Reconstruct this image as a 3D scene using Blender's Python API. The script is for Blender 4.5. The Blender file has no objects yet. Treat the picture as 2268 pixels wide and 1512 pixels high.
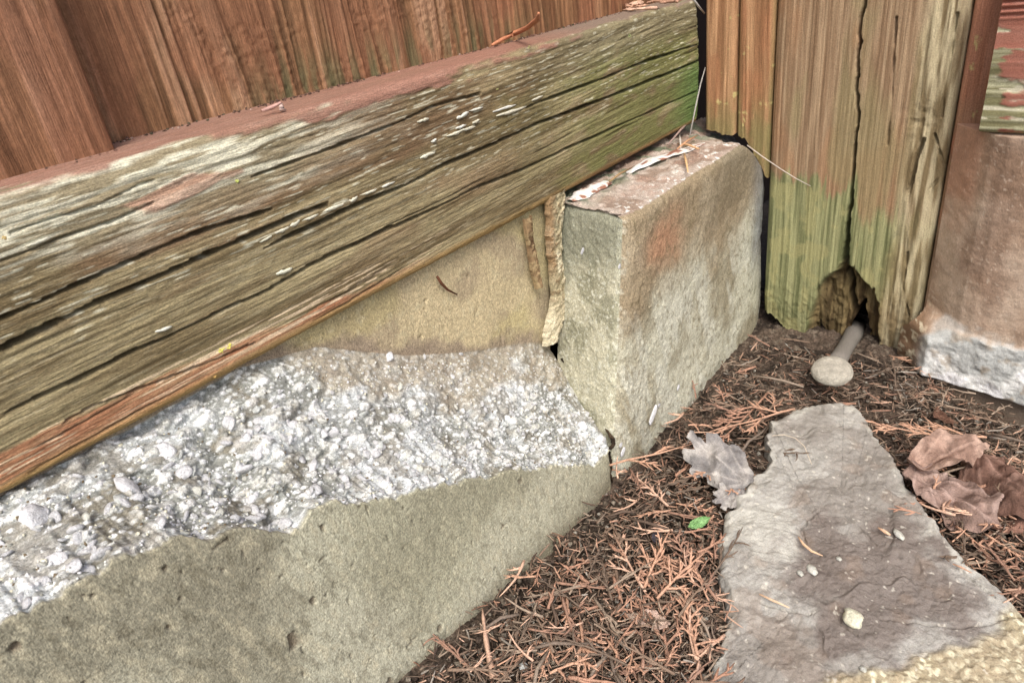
import bpy, math, random
import numpy as np
from mathutils import Vector, Matrix

# ------------------------------------------------------------------ camera, sky, sun
SC = bpy.context.scene
COL = SC.collection
W_PX, CX, CY = 2268.0, 1134.0, 756.0
VA, VC = np.array([2594., -295.]), np.array([1555., 3600.])      # vanishing points of the left wall and of the verticals
_a, _c = VA - [CX, CY], VC - [CX, CY]
FPX = float(np.sqrt(-(_a @ _c)))
unit = lambda v: np.asarray(v, float) / np.linalg.norm(v)
_X = unit([_a[0], -_a[1], -FPX]); _Z = -unit([_c[0], -_c[1], -FPX]); _Y = np.cross(_Z, _X)
MCAM = np.array([_X, _Y, _Z])
def ray(x, y): return unit(MCAM @ np.array([x - CX, -(y - CY), -FPX]))
CPOS = -ray(1362, 1068) * 0.44
def onplane(x, y, ax, val):
    r = ray(x, y); return CPOS + r * ((val - CPOS[ax]) / r[ax])
cam = bpy.data.cameras.new('camera'); cam_o = bpy.data.objects.new('camera', cam); COL.objects.link(cam_o)
m4 = Matrix.Identity(4)
for i in range(3):
    for j in range(3): m4[i][j] = MCAM[i][j]
    m4[i][3] = CPOS[i]
cam_o.matrix_world = m4
cam.sensor_width = 36; cam.lens = FPX / W_PX * 36; cam.clip_start = 0.01; cam.clip_end = 200
cam.dof.use_dof = True; cam.dof.focus_distance = 0.33; cam.dof.aperture_fstop = 45
SC.camera = cam_o
world = bpy.data.worlds.new('World'); SC.world = world; world.use_nodes = True
wn = world.node_tree.nodes; wl = world.node_tree.links
sky = wn.new('ShaderNodeTexSky'); sky.sky_type = 'NISHITA'; sky.sun_disc = False
SUN_EL, SUN_AZ = math.radians(52), math.radians(-138)    # azimuth of the direction to the sun, from +X counter-clockwise
sky.sun_elevation = SUN_EL; sky.sun_rotation = math.radians(90) - SUN_AZ
sky.air_density = 1.0; sky.dust_density = 4.0
wl.new(sky.outputs[0], wn['Background'].inputs[0]); wn['Background'].inputs[1].default_value = 0.145
sl = bpy.data.lights.new('sun', 'SUN'); sl.energy = 1.5; sl.angle = math.radians(24); sl.color = (1, .97, .93)
so = bpy.data.objects.new('sun', sl); COL.objects.link(so)
sd = Vector((math.cos(SUN_EL) * math.cos(SUN_AZ), math.cos(SUN_EL) * math.sin(SUN_AZ), math.sin(SUN_EL)))
so.rotation_euler = sd.to_track_quat('Z', 'Y').to_euler()
SC.view_settings.view_transform = 'Standard'; SC.view_settings.look = 'None'
SC.view_settings.exposure = 0.84; SC.view_settings.gamma = 1
SC.render.engine = 'CYCLES'

# ------------------------------------------------------------------ helpers
rng = np.random.default_rng(7); random.seed(7)
def S(r, g, b):
    c = np.array([r, g, b]) / 255.; c = np.where(c < .04045, c / 12.92, ((c + .055) / 1.055) ** 2.4); l = c @ [.25, .6, .15]; return (l + (c - l) * .80) * np.array([1.0, 1.0, .95])
def sstep(x, a, b):
    t = np.clip((x - a) / (b - a), 0, 1); return t * t * (3 - 2 * t)
def _h(ix, iy, seed):
    n = (ix.astype(np.int64) * 374761393 + iy.astype(np.int64) * 668265263 + seed * 974711 + 12345) & 0xffffffff
    n = ((n ^ (n >> 13)) * 1274126177) & 0xffffffff
    n = ((n ^ (n >> 16)) * 2246822519) & 0xffffffff
    return ((n ^ (n >> 15)) & 0xffffff) / float(0xffffff)
def vn(x, y, seed=0):
    x, y = np.broadcast_arrays(x, y)
    ix = np.floor(x); iy = np.floor(y); fx = x - ix; fy = y - iy
    ix = ix.astype(np.int64); iy = iy.astype(np.int64)
    ux = fx * fx * (3 - 2 * fx); uy = fy * fy * (3 - 2 * fy)
    a = _h(ix, iy, seed); b = _h(ix + 1, iy, seed); c = _h(ix, iy + 1, seed); d = _h(ix + 1, iy + 1, seed)
    return (a + (b - a) * ux) * (1 - uy) + (c + (d - c) * ux) * uy
def fbm(x, y, seed=0, o=4, g=.5):
    s = 0; a = 1; t = 0
    for k in range(o):
        s = s + a * vn(x * 2 ** k + 17.3 * k, y * 2 ** k + 5.1 * k, seed + 31 * k); t += a; a *= g
    return s / t                                             # about 0..1, centred at .5
def worley(x, y, seed=0):
    ix = np.floor(x).astype(np.int64); iy = np.floor(y).astype(np.int64)
    f1 = np.full(x.shape, 9.); f2 = np.full(x.shape, 9.); cid = np.zeros(x.shape)
    for dx in (-1, 0, 1):
        for dy in (-1, 0, 1):
            jx = ix + dx; jy = iy + dy
            px = jx + _h(jx, jy, seed); py = jy + _h(jx, jy, seed + 1)
            d = np.hypot(px - x, py - y); c = _h(jx, jy, seed + 2)
            n = d < f1
            f2 = np.where(n, f1, np.minimum(f2, d)); cid = np.where(n, c, cid); f1 = np.where(n, d, f1)
    return f1, f2, cid
def pdist(px, py, poly):
    """distance to a polyline and position along it (0..1)"""
    best = np.full(px.shape, 9.); tt = np.zeros(px.shape)
    P = np.array(poly); L = np.r_[0, np.cumsum(np.hypot(*(P[1:] - P[:-1]).T))]
    for i in range(len(P) - 1):
        a = P[i]; d = P[i + 1] - a; l2 = d @ d
        t = np.clip(((px - a[0]) * d[0] + (py - a[1]) * d[1]) / l2, 0, 1)
        dd = np.hypot(px - a[0] - t * d[0], py - a[1] - t * d[1])
        n = dd < best; best = np.where(n, dd, best); tt = np.where(n, (L[i] + t * math.sqrt(l2)) / L[-1], tt)
    return best, tt
def inpoly(px, py, poly):
    r = np.zeros(px.shape, bool); n = len(poly)
    for i in range(n):
        x1, y1 = poly[i]; x2, y2 = poly[(i + 1) % n]
        if y1 == y2: continue
        c = ((y1 > py) != (y2 > py)) & (px < (x2 - x1) * (py - y1) / (y2 - y1) + x1); r ^= c
    return r
def mixc(a, b, f):
    a = np.asarray(a); b = np.asarray(b); f = np.asarray(f)[..., None]; return a * (1 - f) + b * f

def props(o, label=None, cat=None, group=None, kind=None):
    if label: o['label'] = label
    if cat: o['category'] = cat
    if group: o['group'] = group
    if kind: o['kind'] = kind
    return o
def empty(name, loc, label, cat, group=None):
    o = bpy.data.objects.new(name, None); COL.objects.link(o); o.location = loc; o.empty_display_size = .01
    return props(o, label, cat, group)
def link(name, me, parent=None, loc=(0, 0, 0)):
    o = bpy.data.objects.new(name, me); COL.objects.link(o); o.location = loc
    if parent: o.parent = parent
    return o
def mesh(name, verts, faces, mat, col=None, smooth=True):
    verts = np.asarray(verts, np.float32).reshape(-1, 3)
    me = bpy.data.meshes.new(name); me.vertices.add(len(verts)); me.vertices.foreach_set('co', verts.ravel())
    if isinstance(faces, np.ndarray):
        k = faces.shape[1]; me.loops.add(faces.size); me.loops.foreach_set('vertex_index', faces.astype(np.int32).ravel())
        me.polygons.add(len(faces)); me.polygons.foreach_set('loop_start', np.arange(0, faces.size, k, dtype=np.int32))
        me.polygons.foreach_set('loop_total', np.full(len(faces), k, np.int32))
    else:
        lens = np.array([len(f) for f in faces], np.int32); flat = np.array([i for f in faces for i in f], np.int32)
        me.loops.add(len(flat)); me.loops.foreach_set('vertex_index', flat)
        me.polygons.add(len(faces)); me.polygons.foreach_set('loop_start', np.r_[0, np.cumsum(lens)[:-1]].astype(np.int32))
        me.polygons.foreach_set('loop_total', lens)
    me.update(calc_edges=True); me.validate()
    if smooth: me.polygons.foreach_set('use_smooth', np.ones(len(me.polygons), bool))
    if col is not None:
        at = me.color_attributes.new('albedo', 'FLOAT_COLOR', 'POINT')
        c = np.ones((len(verts), 4), np.float32); c[:, :3] = np.clip(np.asarray(col).reshape(-1, 3), .004, .70)
        at.data.foreach_set('color', c.ravel())
    me.materials.append(mat)
    return me
def gridfaces(n, m, keep=None, wrap=False):
    i = np.arange(n * m).reshape(n, m)
    if wrap: i = np.concatenate([i, i[:, :1]], 1)
    f = np.stack([i[:-1, :-1], i[1:, :-1], i[1:, 1:], i[:-1, 1:]], -1)
    if keep is not None: f = f[keep[:-1, :-1] & keep[1:, :-1] & keep[1:, 1:] & keep[:-1, 1:]]
    return f.reshape(-1, 4)
def sheet(name, P, col, mat, parent=None, origin=(0, 0, 0), keep=None, flip=False, wrap=False, caps=False):
    n, m = P.shape[:2]; f = gridfaces(n, m, keep, wrap)
    if flip: f = f[:, ::-1]
    V = (P - np.asarray(origin)).reshape(-1, 3); fl = f
    if caps:
        fl = [tuple(q) for q in f]; a = list(range(m)); b = [(n - 1) * m + k for k in range(m)]
        fl += [tuple(a if flip else a[::-1]), tuple(b[::-1] if flip else b)]
    return link(name, mesh(name, V, fl, mat, col), parent, tuple(origin) if parent is None else (0, 0, 0))
def spacing(a, b, fa, fb):
    """positions from a to b whose step goes from fa to fb"""
    out = [a]; x = a
    while x < b: x += fa + (fb - fa) * (x - a) / (b - a); out.append(x)
    out[-1] = b; return np.array(out)

def nodes(name, rough=.85, attr=True, color=(.3, .25, .2), layers=(), bumps=(), spec=.12):
    """layers: (kind, (sx,sy,sz), lo, hi) multiply the colour; bumps: (kind, (sx,sy,sz), distance)"""
    m = bpy.data.materials.new(name); m.use_nodes = True; nt = m.node_tree; N = nt.nodes; L = nt.links
    b = N['Principled BSDF']; b.inputs['Roughness'].default_value = rough; b.inputs['Specular IOR Level'].default_value = spec
    tc = N.new('ShaderNodeTexCoord')
    if attr:
        a = N.new('ShaderNodeAttribute'); a.attribute_name = 'albedo'; c = a.outputs['Color']
    else:
        a = N.new('ShaderNodeRGB'); a.outputs[0].default_value = (*color, 1); c = a.outputs[0]
    def tex(kind, sc):
        mp = N.new('ShaderNodeMapping'); mp.inputs['Scale'].default_value = sc; L.new(tc.outputs['Object'], mp.inputs[0])
        if kind == 'noise':
            t = N.new('ShaderNodeTexNoise'); t.inputs['Scale'].default_value = 1; t.inputs['Detail'].default_value = 4
            t.inputs['Roughness'].default_value = .6; L.new(mp.outputs[0], t.inputs[0]); return t.outputs[0]
        t = N.new('ShaderNodeTexVoronoi'); t.inputs['Scale'].default_value = 1; L.new(mp.outputs[0], t.inputs[0])
        if kind == 'cells':
            s = N.new('ShaderNodeSeparateColor'); L.new(t.outputs['Color'], s.inputs[0]); return s.outputs[0]
        return t.outputs['Distance']
    for kind, sc, lo, hi in layers:
        t = tex(kind, sc); r = N.new('ShaderNodeMapRange')
        r.inputs[1].default_value = .25 if kind == 'noise' else 0; r.inputs[2].default_value = .75 if kind == 'noise' else 1
        r.inputs[3].default_value = lo; r.inputs[4].default_value = hi; L.new(t, r.inputs[0])
        mx = N.new('ShaderNodeVectorMath'); mx.operation = 'SCALE'; L.new(c, mx.inputs[0]); L.new(r.outputs[0], mx.inputs['Scale']); c = mx.outputs[0]
    L.new(c, b.inputs['Base Color'])
    prev = None
    for kind, sc, dist in bumps:
        t = tex(kind, sc); bp = N.new('ShaderNodeBump'); bp.inputs['Strength'].default_value = 1; bp.inputs['Distance'].default_value = dist
        L.new(t, bp.inputs['Height'])
        if prev: L.new(prev, bp.inputs['Normal'])
        prev = bp.outputs[0]
    if prev: L.new(prev, b.inputs['Normal'])
    return m
M_railwood = nodes('weathered_rail_wood', .8, layers=[('noise', (220, 3000, 3000), .62, 1.4), ('noise', (1500, 1900, 1900), .6, 1.4)], bumps=[('noise', (120, 2200, 2200), .0005), ('noise', (500, 3000, 3000), .0002)])
M_boardwood = nodes('stained_board_wood', .7, layers=[('noise', (2200, 2200, 90), .62, 1.4), ('noise', (1600, 1600, 1200), .8, 1.2)], bumps=[('noise', (1800, 1800, 90), .0004), ('noise', (1500, 1500, 1100), .00018)])
M_postwood = nodes('weathered_post_wood', .88, layers=[('noise', (1900, 1900, 70), .74, 1.26), ('noise', (1500, 1500, 1300), .70, 1.30)], bumps=[('noise', (1900, 1900, 70), .0005), ('noise', (2000, 2000, 900), .0002)])
M_concrete = nodes('cast_concrete', .92, layers=[('noise', (1500, 1500, 700), .78, 1.24), ('noise', (190, 190, 190), .86, 1.14)], bumps=[('noise', (1500, 1500, 1300), .00035), ('noise', (500, 500, 500), .0004)])
M_rough = nodes('broken_concrete', .95, layers=[('noise', (2300, 2300, 700), .5, 1.48), ('cells', (1500, 1500, 1500), .8, 1.18), ('noise', (330, 330, 330), .88, 1.12)], bumps=[('noise', (900, 900, 900), .0004), ('noise', (2600, 2600, 2600), .0002)])
M_soil = nodes('dark_soil', .95, layers=[('noise', (700, 700, 700), .5, 1.5), ('cells', (800, 800, 800), .6, 1.4)], bumps=[('noise', (600, 600, 600), .002), ('noise', (2000, 2000, 2000), .0006)])
M_stone = nodes('slab_stone', .88, layers=[('noise', (260, 260, 260), .8, 1.2), ('noise', (1700, 1700, 1700), .8, 1.2)], bumps=[('noise', (300, 300, 300), .0008), ('noise', (1400, 1400, 1400), .0004)])
M_pebble = nodes('pale_aggregate', .9, layers=[('noise', (1100, 1100, 1100), .7, 1.2)], bumps=[('noise', (1200, 1200, 1200), .0006)])
M_unitstone = nodes('pebble_surface', .92, layers=[('noise', (2.6, 2.6, 2.6), .68, 1.2), ('noise', (11, 11, 11), .8, 1.2)], bumps=[('noise', (7, 7, 7), .0006), ('noise', (2.5, 2.5, 2.5), .0008)])
M_litter = nodes('dry_litter', .75, layers=[('noise', (900, 900, 900), .7, 1.3)], bumps=[('noise', (1500, 1500, 1500), .0003)])
M_leaf = nodes('dry_leaf', .8, layers=[('noise', (6, 6, 6), .65, 1.35), ('noise', (45, 45, 45), .75, 1.25)], bumps=[('noise', (14, 14, 14), .0012), ('noise', (60, 60, 60), .0004)])

# ------------------------------------------------------------------ ground
def ground_z(x, y):
    a = np.clip(-x, 0, .4) * .12 * np.clip(1 + y / .3, 0, 1)
    b = -.30 * np.clip(-.115 - y, 0, .12) * sstep(x, .08, .2)
    return a + b
def ground_h(x, y):
    h = ground_z(x, y) + (fbm(x * 45, y * 45, 3, 3) - .5) * .010 - .004
    f1, f2, c = worley(x * 210, y * 210, 5)
    h = h + (.5 - f1) * .0022 * (c > .45) + (fbm(x * 320, y * 320, 8, 3) - .5) * .0026
    return h
gx = np.concatenate([np.linspace(-2.5, -.26, 14)[:-1], np.arange(-.26, .30, .0009), np.linspace(.3, 2.5, 12)[1:]])
gy = np.concatenate([np.linspace(-2.5, -.30, 14)[:-1], np.arange(-.30, .03, .0009), np.linspace(.03, 2.5, 12)[1:]])
GX, GY = np.meshgrid(gx, gy, indexing='ij')
GZ = ground_h(GX, GY)
soilc = mixc(S(100, 84, 72), S(62, 52, 45), sstep(fbm(GX * 90, GY * 90, 21, 3), .35, .65))
soilc = mixc(soilc, S(125, 112, 98), sstep(fbm(GX * 300, GY * 300, 22, 2), .62, .78) * .8)
g = sheet('ground', np.stack([GX, GY, GZ], -1), soilc, M_soil); props(g, kind='structure')

# ------------------------------------------------------------------ left fence panel: boards and bottom rail
panel = empty('board_fence', (0, .08, .16), 'red-brown boarded fence with a long cracked weathered bottom rail, left of the post', 'fence')
PO = np.array([0, .08, .16])
def wall_xz(px, py, y): p = onplane(px, py, 1, y); return (p[0], p[2])

def make_board(x0, x1, yf, seed, tone, z0=.236, z1=.75, taper=0.0, lift=None):
    xs = np.arange(x0, x1 + 1e-6, .00055)
    zs = np.concatenate([np.arange(z0, .312, .0009), np.linspace(.315, z1, 30)])
    X, Z = np.meshgrid(xs, zs, indexing='ij')
    w = X + (fbm(X * 25, Z * 12, seed, 2) - .5) * .010
    ridge = fbm(w * 430, Z * 11, seed + 1, 3)
    big = fbm(w * 95, Z * 7, seed + 2, 2)
    tk = fbm(X * 500, Z * 900, seed + 22, 3); h = (tk - .5) * .0012 * (seed == 200) * sstep(fbm(X * 45, Z * 45, seed + 23, 3), .42, .62) + (sstep(ridge, .3, .7) - .5) * .0010 * tone['rough'] + (big - .5) * .0016 * tone['rough']
    fw = vn(X * 420, Z * 520, seed + 4) * vn(X * 150, Z * 900, seed + 14)
    flake = sstep(fw, .46, .60) * sstep(fbm(X * 60, Z * 60, seed + 6, 2), .40, .6)
    h = h + flake * .0006 * tone['flake']
    cr = sstep(vn(w * 300, Z * 5, seed + 9), .90, .98) * sstep(vn(X * 60, Z * 20, seed + 3), .4, .7)
    h = h - cr * .0016
    e = np.minimum(X - x0, x1 - X); h = h - .0016 * np.exp(-e / .0011)
    c = mixc(tone['a'], tone['b'], sstep(ridge, .3, .68))
    c = mixc(c, tone['hi'], sstep(big * .5 + ridge * .5, .56, .68) * .75)
    c = mixc(c, tone['paint'], sstep(fbm(X * 50, Z * 22, seed + 7, 3), .48, .62) * .75)
    c = mixc(c, tone['hi'], flake * .45 * tone['flake'])
    c = c * (.80 + .30 * fbm(X * 700, Z * 500, seed + 21, 2))[..., None] * (.64 + .46 * fbm(w * 1000, Z * 16, seed + 24, 2))[..., None]
    if lift: c = mixc(c, S(88, 96, 62), np.clip(sstep(Z, .272, .247) * sstep(fbm(X * 260, Z * 30, 77, 3), .40, .6) * np.clip(sstep(X, -.135, -.085) * sstep(X, .14, .0), 0, 1) * .6, 0, 1))
    yy = yf - taper * (X - x0) / (x1 - x0)
    P = np.stack([X, yy - h, Z], -1)
    # returns to the back so the board is solid
    bk = P[:, ::].copy()
    Lc = P[:1].copy(); Lc[..., 1] = yf + .014; Rc = P[-1:].copy(); Rc[..., 1] = yf + .014
    Lm = P[:1].copy(); Lm[..., 1] = yf + .004; Rm = P[-1:].copy(); Rm[..., 1] = yf + .004
    P = np.concatenate([Lc, Lm, P, Rm, Rc], 0); c = np.concatenate([c[:1], c[:1], c, c[-1:], c[-1:]], 0)
    return sheet('board', P, c, M_boardwood, panel, PO, wrap=False)
T1 = dict(a=S(116, 76, 48), b=S(156, 106, 70), hi=S(168, 120, 92), paint=S(144, 94, 64), rough=.5, flake=.0)
T2 = dict(a=S(106, 74, 46), b=S(152, 106, 68), hi=S(178, 134, 100), paint=S(146, 96, 64), rough=1.05, flake=.0)
T3 = dict(a=S(122, 80, 50), b=S(160, 112, 72), hi=S(176, 128, 90), paint=S(154, 98, 66), rough=.6, flake=.0)
make_board(-.325, -.1767, .0750, 100, T1)
make_board(-.178, .0465, .0935, 200, T2, taper=.010, lift=True)
make_board(.0475, .2315, .0840, 300, T3, taper=-.002, lift=True)
make_board(-.47, -.326, .0900, 400, T2)
bk = mesh('backing', [(x, y, z) for x in (-.5, .75) for y in (.106, .114) for z in (0.0, .75)], [(0, 1, 3, 2), (4, 6, 7, 5), (0, 4, 5, 1), (2, 3, 7, 6), (1, 5, 7, 3), (0, 2, 6, 4)], nodes('dark_timber', .9, False, tuple(S(70, 48, 36))), smooth=False)
bko = link('back_board', bk, panel, tuple(-PO))

# rail: the profile runs along the top face, over the arris and down the front
YR, ZB, ZT = .052, .163, .2458
xs = np.concatenate([np.linspace(-.47, -.285, 40)[:-1], spacing(-.285, .2302, .00042, .00072)])
top = [(.104, ZT + .0015), (.09, ZT + .0012)] + [(y, ZT + .001) for y in np.linspace(.080, YR + .004, 26)]
arc = [(YR + .0035 - .0035 * math.sin(a), ZT - .0025 + .0035 * math.cos(a)) for a in np.linspace(0, math.pi / 2, 7)]
front = [(YR, z) for z in np.arange(ZT - .003, ZB + .003, -.00042)]
arc2 = [(YR + .003 - .003 * math.cos(a), ZB + .003 - .003 * math.sin(a)) for a in np.linspace(0, math.pi / 2, 7)]
bot = [(.07, ZB), (.104, ZB)]
prof = np.array(top + arc + front + arc2 + bot)
nf = len(top)
X = np.broadcast_to(xs[:, None], (len(xs), len(prof))); PY = np.broadcast_to(prof[:, 0], X.shape); PZ = np.broadcast_to(prof[:, 1], X.shape)
d_ = np.gradient(prof, axis=0); nrm = np.stack([d_[:, 1], -d_[:, 0]], -1); nrm /= np.linalg.norm(nrm, axis=1)[:, None]   # outward normal (y,z)
sarc = np.r_[0, np.cumsum(np.hypot(*np.diff(prof, axis=0).T))]; i0 = nf + 6
sv = np.broadcast_to(sarc - sarc[i0], X.shape)                  # 0 at the top arris, grows down the front
V = ZT - sv                                                     # equals z on the front
v = V - .033 * X + (fbm(X * 5, V * 12, 11, 2) - .5) * .006
kx, kz = wall_xz(480, 345, YR)
kd = np.hypot((X - kx) * .35, V - kz); v = v + .0022 * np.exp(-(kd / .006) ** 2) * np.sign(V - kz)
h = (fbm(X * 9, v * 480, 31, 3) - .5) * .0007 + (fbm(X * 40, v * 1800, 33, 2) - .5) * .0006 + (fbm(X * 4, v * 110, 35, 2) - .5) * .0013 + (fbm(X * 300, v * 500, 34, 3) - .5) * .0005
zone_up = sstep(V, .205, .225)                                  # upper, strongly weathered part
h = h + (fbm(X * 40, v * 600, 37, 2) - .5) * .0011 * zone_up
CR = {
 'a1': ([(-60, 772), (0, 749), (99, 701), (198, 654), (298, 614), (397, 570), (496, 527), (595, 485), (660, 458), (720, 437)], .0011, .009),
 'a2': ([(554, 545), (625, 511), (705, 478), (768, 446), (850, 414), (900, 394), (982, 351), (1081, 311), (1181, 265), (1263, 235), (1346, 205), (1445, 166), (1560, 120)], .0010, .009),
 'b': ([(-60, 706), (0, 682), (119, 630), (238, 578), (357, 527), (427, 499), (520, 470), (595, 447)], .0008, .006),
 'd': ([(-60, 922), (0, 896), (79, 860), (179, 816), (278, 765), (357, 733), (417, 705), (496, 666), (567, 638), (641, 597), (681, 573), (776, 529), (850, 496), (949, 453), (1048, 404), (1148, 367), (1247, 321), (1346, 278), (1445, 235), (1550, 190)], .0008, .008),
 'e': ([(1150, 232), (1181, 219), (1263, 189), (1346, 159), (1429, 126), (1550, 88)], .0009, .006),
 'f': ([(540, 382), (637, 347), (737, 311), (820, 280), (880, 258), (949, 225), (1060, 195)], .0007, .004),
 'g': ([(120, 925), (198, 884), (337, 832), (456, 789), (560, 745)], .0005, .003),
 'h': ([(-40, 570), (40, 543), (119, 511), (238, 475), (330, 432)], .0005, .0022),
 'i': ([(0, 500), (90, 470), (200, 440), (300, 392), (340, 380)], .0004, .0016),
}
crk = np.zeros(X.shape)
for k, (pl_, wdt, dep) in CR.items():
    poly = [wall_xz(px, py, YR) for px, py in pl_]
    d, t = pdist(X, V + (fbm(X * 40, V * 60, 55, 5) - .5) * .0006, poly)
    ww = wdt * .88 * (.55 + .9 * vn(t * 14, 0 * t, 61 + ord(k[0]))) * sstep(t, 0, .05) * sstep(t, 1.0, .93 if k in 'ac' else .999)
    prof_ = np.clip(1 - (d / np.maximum(ww, 1e-5)) ** 2, 0, 1) ** .5 * (ww > 1e-4)
    crk = np.maximum(crk, prof_ * dep * np.clip(ww / wdt, .3, 1))
hair = sstep(vn(X * 9, v * 800 + (fbm(X * 60, v * 20, 74, 2) - .5), 71), .86, .95) * sstep(vn(X * 26, v * 110, 72), .40, .62)
# paint: intact pink paint on top, flaked over the upper front
pn = fbm(X * 55, v * 260, 41, 4)
lim = np.interp(X[:, 0], [-.3, -.22, -.175, -.11, -.03, .03, .10, .23], [.2525, .2525, .2510, .2462, .2455, .2485, .2505, .2520])[:, None]
paint_top = np.clip(sstep(V + (pn - .5) * .014, lim - .0012, lim + .0012), 0, 1)
knotpatch = np.exp(-(((X - wall_xz(400, 400, YR)[0]) / .022) ** 2 + ((V - wall_xz(400, 400, YR)[1] - .0) / .0042) ** 2))
paint_mid = sstep(knotpatch + (pn - .5) * .9, .42, .55)
low_lim = np.interp(X[:, 0], [-.3, -.256, -.21, -.16, -.12, .0, .12], [.1805, .1785, .1765, .1735, .1715, .170, .168])[:, None]
paint_low = sstep(V + (pn - .5) * .008, low_lim + .0012, low_lim - .0012) * sstep(V, .1665, .1685) * sstep(X, -.02, -.14)
base = fbm(X * 16, v * 150, 43, 3)
st = fbm(X * 40, v * 1300, 44, 3)
c = mixc(S(112, 96, 66), S(154, 140, 104), sstep(base, .3, .7))
c = mixc(c, S(98, 82, 56), sstep(st, .52, .74) * .6)
c = mixc(c, S(172, 162, 135), sstep(fbm(X * 75, v * 2000, 45, 2), .62, .80) * .4)
c = mixc(c, S(124, 86, 66), sstep(fbm(X * 12, v * 60, 46, 3), .5, .66) * .4 * sstep(V, .17, .2) * sstep(X, .08, -.08))
# green algae towards the post
gr = sstep(X + (fbm(X * 30, V * 30, 47, 3) - .5) * .10, -.02, .12) * sstep(V, .246, .225)
c = mixc(c, S(112, 116, 62), gr * .8 * sstep(fbm(X * 60, v * 200, 48, 3), .25, .55))
gg = sstep(X, .165, .222) * sstep(V, .218, .200)
c = mixc(c, S(86, 122, 58), gg * .85)
# silvered wood at the upper left
sil = sstep(V + (fbm(X * 30, v * 90, 49, 3) - .5) * .02, .222, .236) * sstep(X, -.03, -.17)
c = mixc(c, mixc(S(214, 212, 194), S(142, 130, 104), sstep(fbm(X * 60, v * 750, 50, 3), .36, .6)), sil * .85)
c = mixc(c, S(128, 122, 96), sstep(V, .222, .240) * sstep(X, .0, .1) * .6)
# white fibre streaks
wf = sstep(fbm(X * 110, v * 1800, 51, 2), .70, .80) * sstep(V, .195, .21)
c = mixc(c, S(206, 206, 188), wf * .6)
c = mixc(c, mixc(S(160, 112, 98), S(144, 102, 86), base), paint_top * .92)
c = mixc(c, S(126, 118, 108), paint_top * sstep(X, .03, .12) * .7)
c = mixc(c, S(176, 132, 112), paint_mid * .75)
c = mixc(c, S(172, 106, 72), paint_low * .7 * (.6 + .4 * sstep(st, .35, .6)))
lowband = sstep(V, .1705, .1675)
c = mixc(c, S(160, 128, 70), lowband * .8 * sstep(X, .12, .0))
c = mixc(c, S(148, 104, 66), lowband * .7 * sstep(X, .0, .1))
wl_ = sstep(fbm(X * 28, v * 1500, 53, 2), .60, .68) * sstep(V, .1695, .172) * sstep(V, .182, .178) * sstep(X, -.02, -.1)
c = mixc(c, S(214, 190, 160), wl_ * .8)
c = c * np.array([.99, .98, .93])
c = mixc(c, S(92, 76, 52), hair * .35 * (1 - paint_top))
h = h * (1 - .75 * paint_top) + paint_top * .0004 + paint_mid * .0004 + paint_low * .0002 - hair * .0012 * (1 - paint_top) - crk
endfall = sstep(X, .2220, .2302)
h = h - endfall * .003
h = h * np.where(np.arange(len(prof)) > 2, 1, 0)
P = np.stack([X, PY + nrm[:, 0] * h, PZ + nrm[:, 1] * h], -1)
bulge = .0016 * np.sin(np.clip((V - ZB) / (ZT - ZB), 0, 1) * math.pi)
P[..., 1] -= bulge
rail = sheet('rail', P, c, M_railwood, panel, PO, flip=True, wrap=True)
# end face of the rail at the post
ep = P[-1] - PO; cen = ep.mean(0)
link('rail_end', mesh('rail_end', np.concatenate([ep, [cen]]), [(i, i + 1, len(ep)) for i in range(len(ep) - 1)] + [(len(ep) - 1, 0, len(ep))], M_railwood, np.full((len(ep) + 1, 3), .03) + S(90, 90, 50)), rail)

# slivers of pale wood lifting along the cracks, flakes and lichen on the rail
def sliver(L, Wd, seed, lift=.0012):
    r = np.random.default_rng(seed); n = 7; V_ = []; F_ = []
    for i in range(n):
        t = i / (n - 1); w = Wd * (math.sin(math.pi * (0.06 + .88 * t)) ** .6) * r.uniform(.6, 1.15)
        x = (t - .5) * L; z = r.uniform(-.12, .12) * Wd; y = -lift * (.35 + .65 * math.sin(math.pi * t)) * r.uniform(.7, 1.1)
        V_ += [(x, y, z - w / 2), (x, y - .0003, z + w / 2), (x, y + .0010, z + w / 2), (x, y + .0010, z - w / 2)]
    for i in range(n - 1):
        for k in range(4):
            a = i * 4 + k; b = i * 4 + (k + 1) % 4; F_.append((a, b, b + 4, a + 4))
    F_ += [(3, 2, 1, 0), tuple((n - 1) * 4 + k for k in range(4))]
    return mesh('splinter', V_, F_, M_pebble, np.tile(S(232, 228, 205) * r.uniform(.75, 1.05), (len(V_), 1)))
def on_rail(px, py, off=0.):
    p = onplane(px, py, 1, YR - .0012 - off); return np.array(p)
SL = [((572, 537), (602, 520)), ((602, 519), (640, 502)), ((638, 503), (663, 488)), ((668, 489), (703, 474)), ((712, 470), (762, 450)), ((770, 448), (790, 436)), ((795, 433), (835, 418)), ((840, 415), (872, 402)), ((612, 606), (645, 594)), ((344, 735), (378, 722)),
      ((925, 270), (948, 262)), ((1012, 262), (1036, 248)), ((1040, 246), (1068, 238)), ((1092, 247), (1140, 232)), ((1100, 257), (1163, 237)), ((1046, 273), (1060, 265)), ((990, 302), (1022, 290)), ((1018, 290), (1050, 280)), ((955, 315), (965, 308)), ((1178, 222), (1200, 213)), ((930, 350), (950, 340)), ((60, 545), (110, 525)), ((1010, 285), (1030, 276)), ((940, 345), (962, 337))]
for i, (p0, p1) in enumerate(SL):
    a, b = on_rail(*p0), on_rail(*p1); L = np.linalg.norm(b - a)
    o = link('splinter', sliver(L * 1.05, .0010 + .00035 * (i % 3), 500 + i), rail, tuple((a + b) / 2 - PO)); o.rotation_euler = (0, -math.atan2(b[2] - a[2], b[0] - a[0]), 0)
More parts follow.
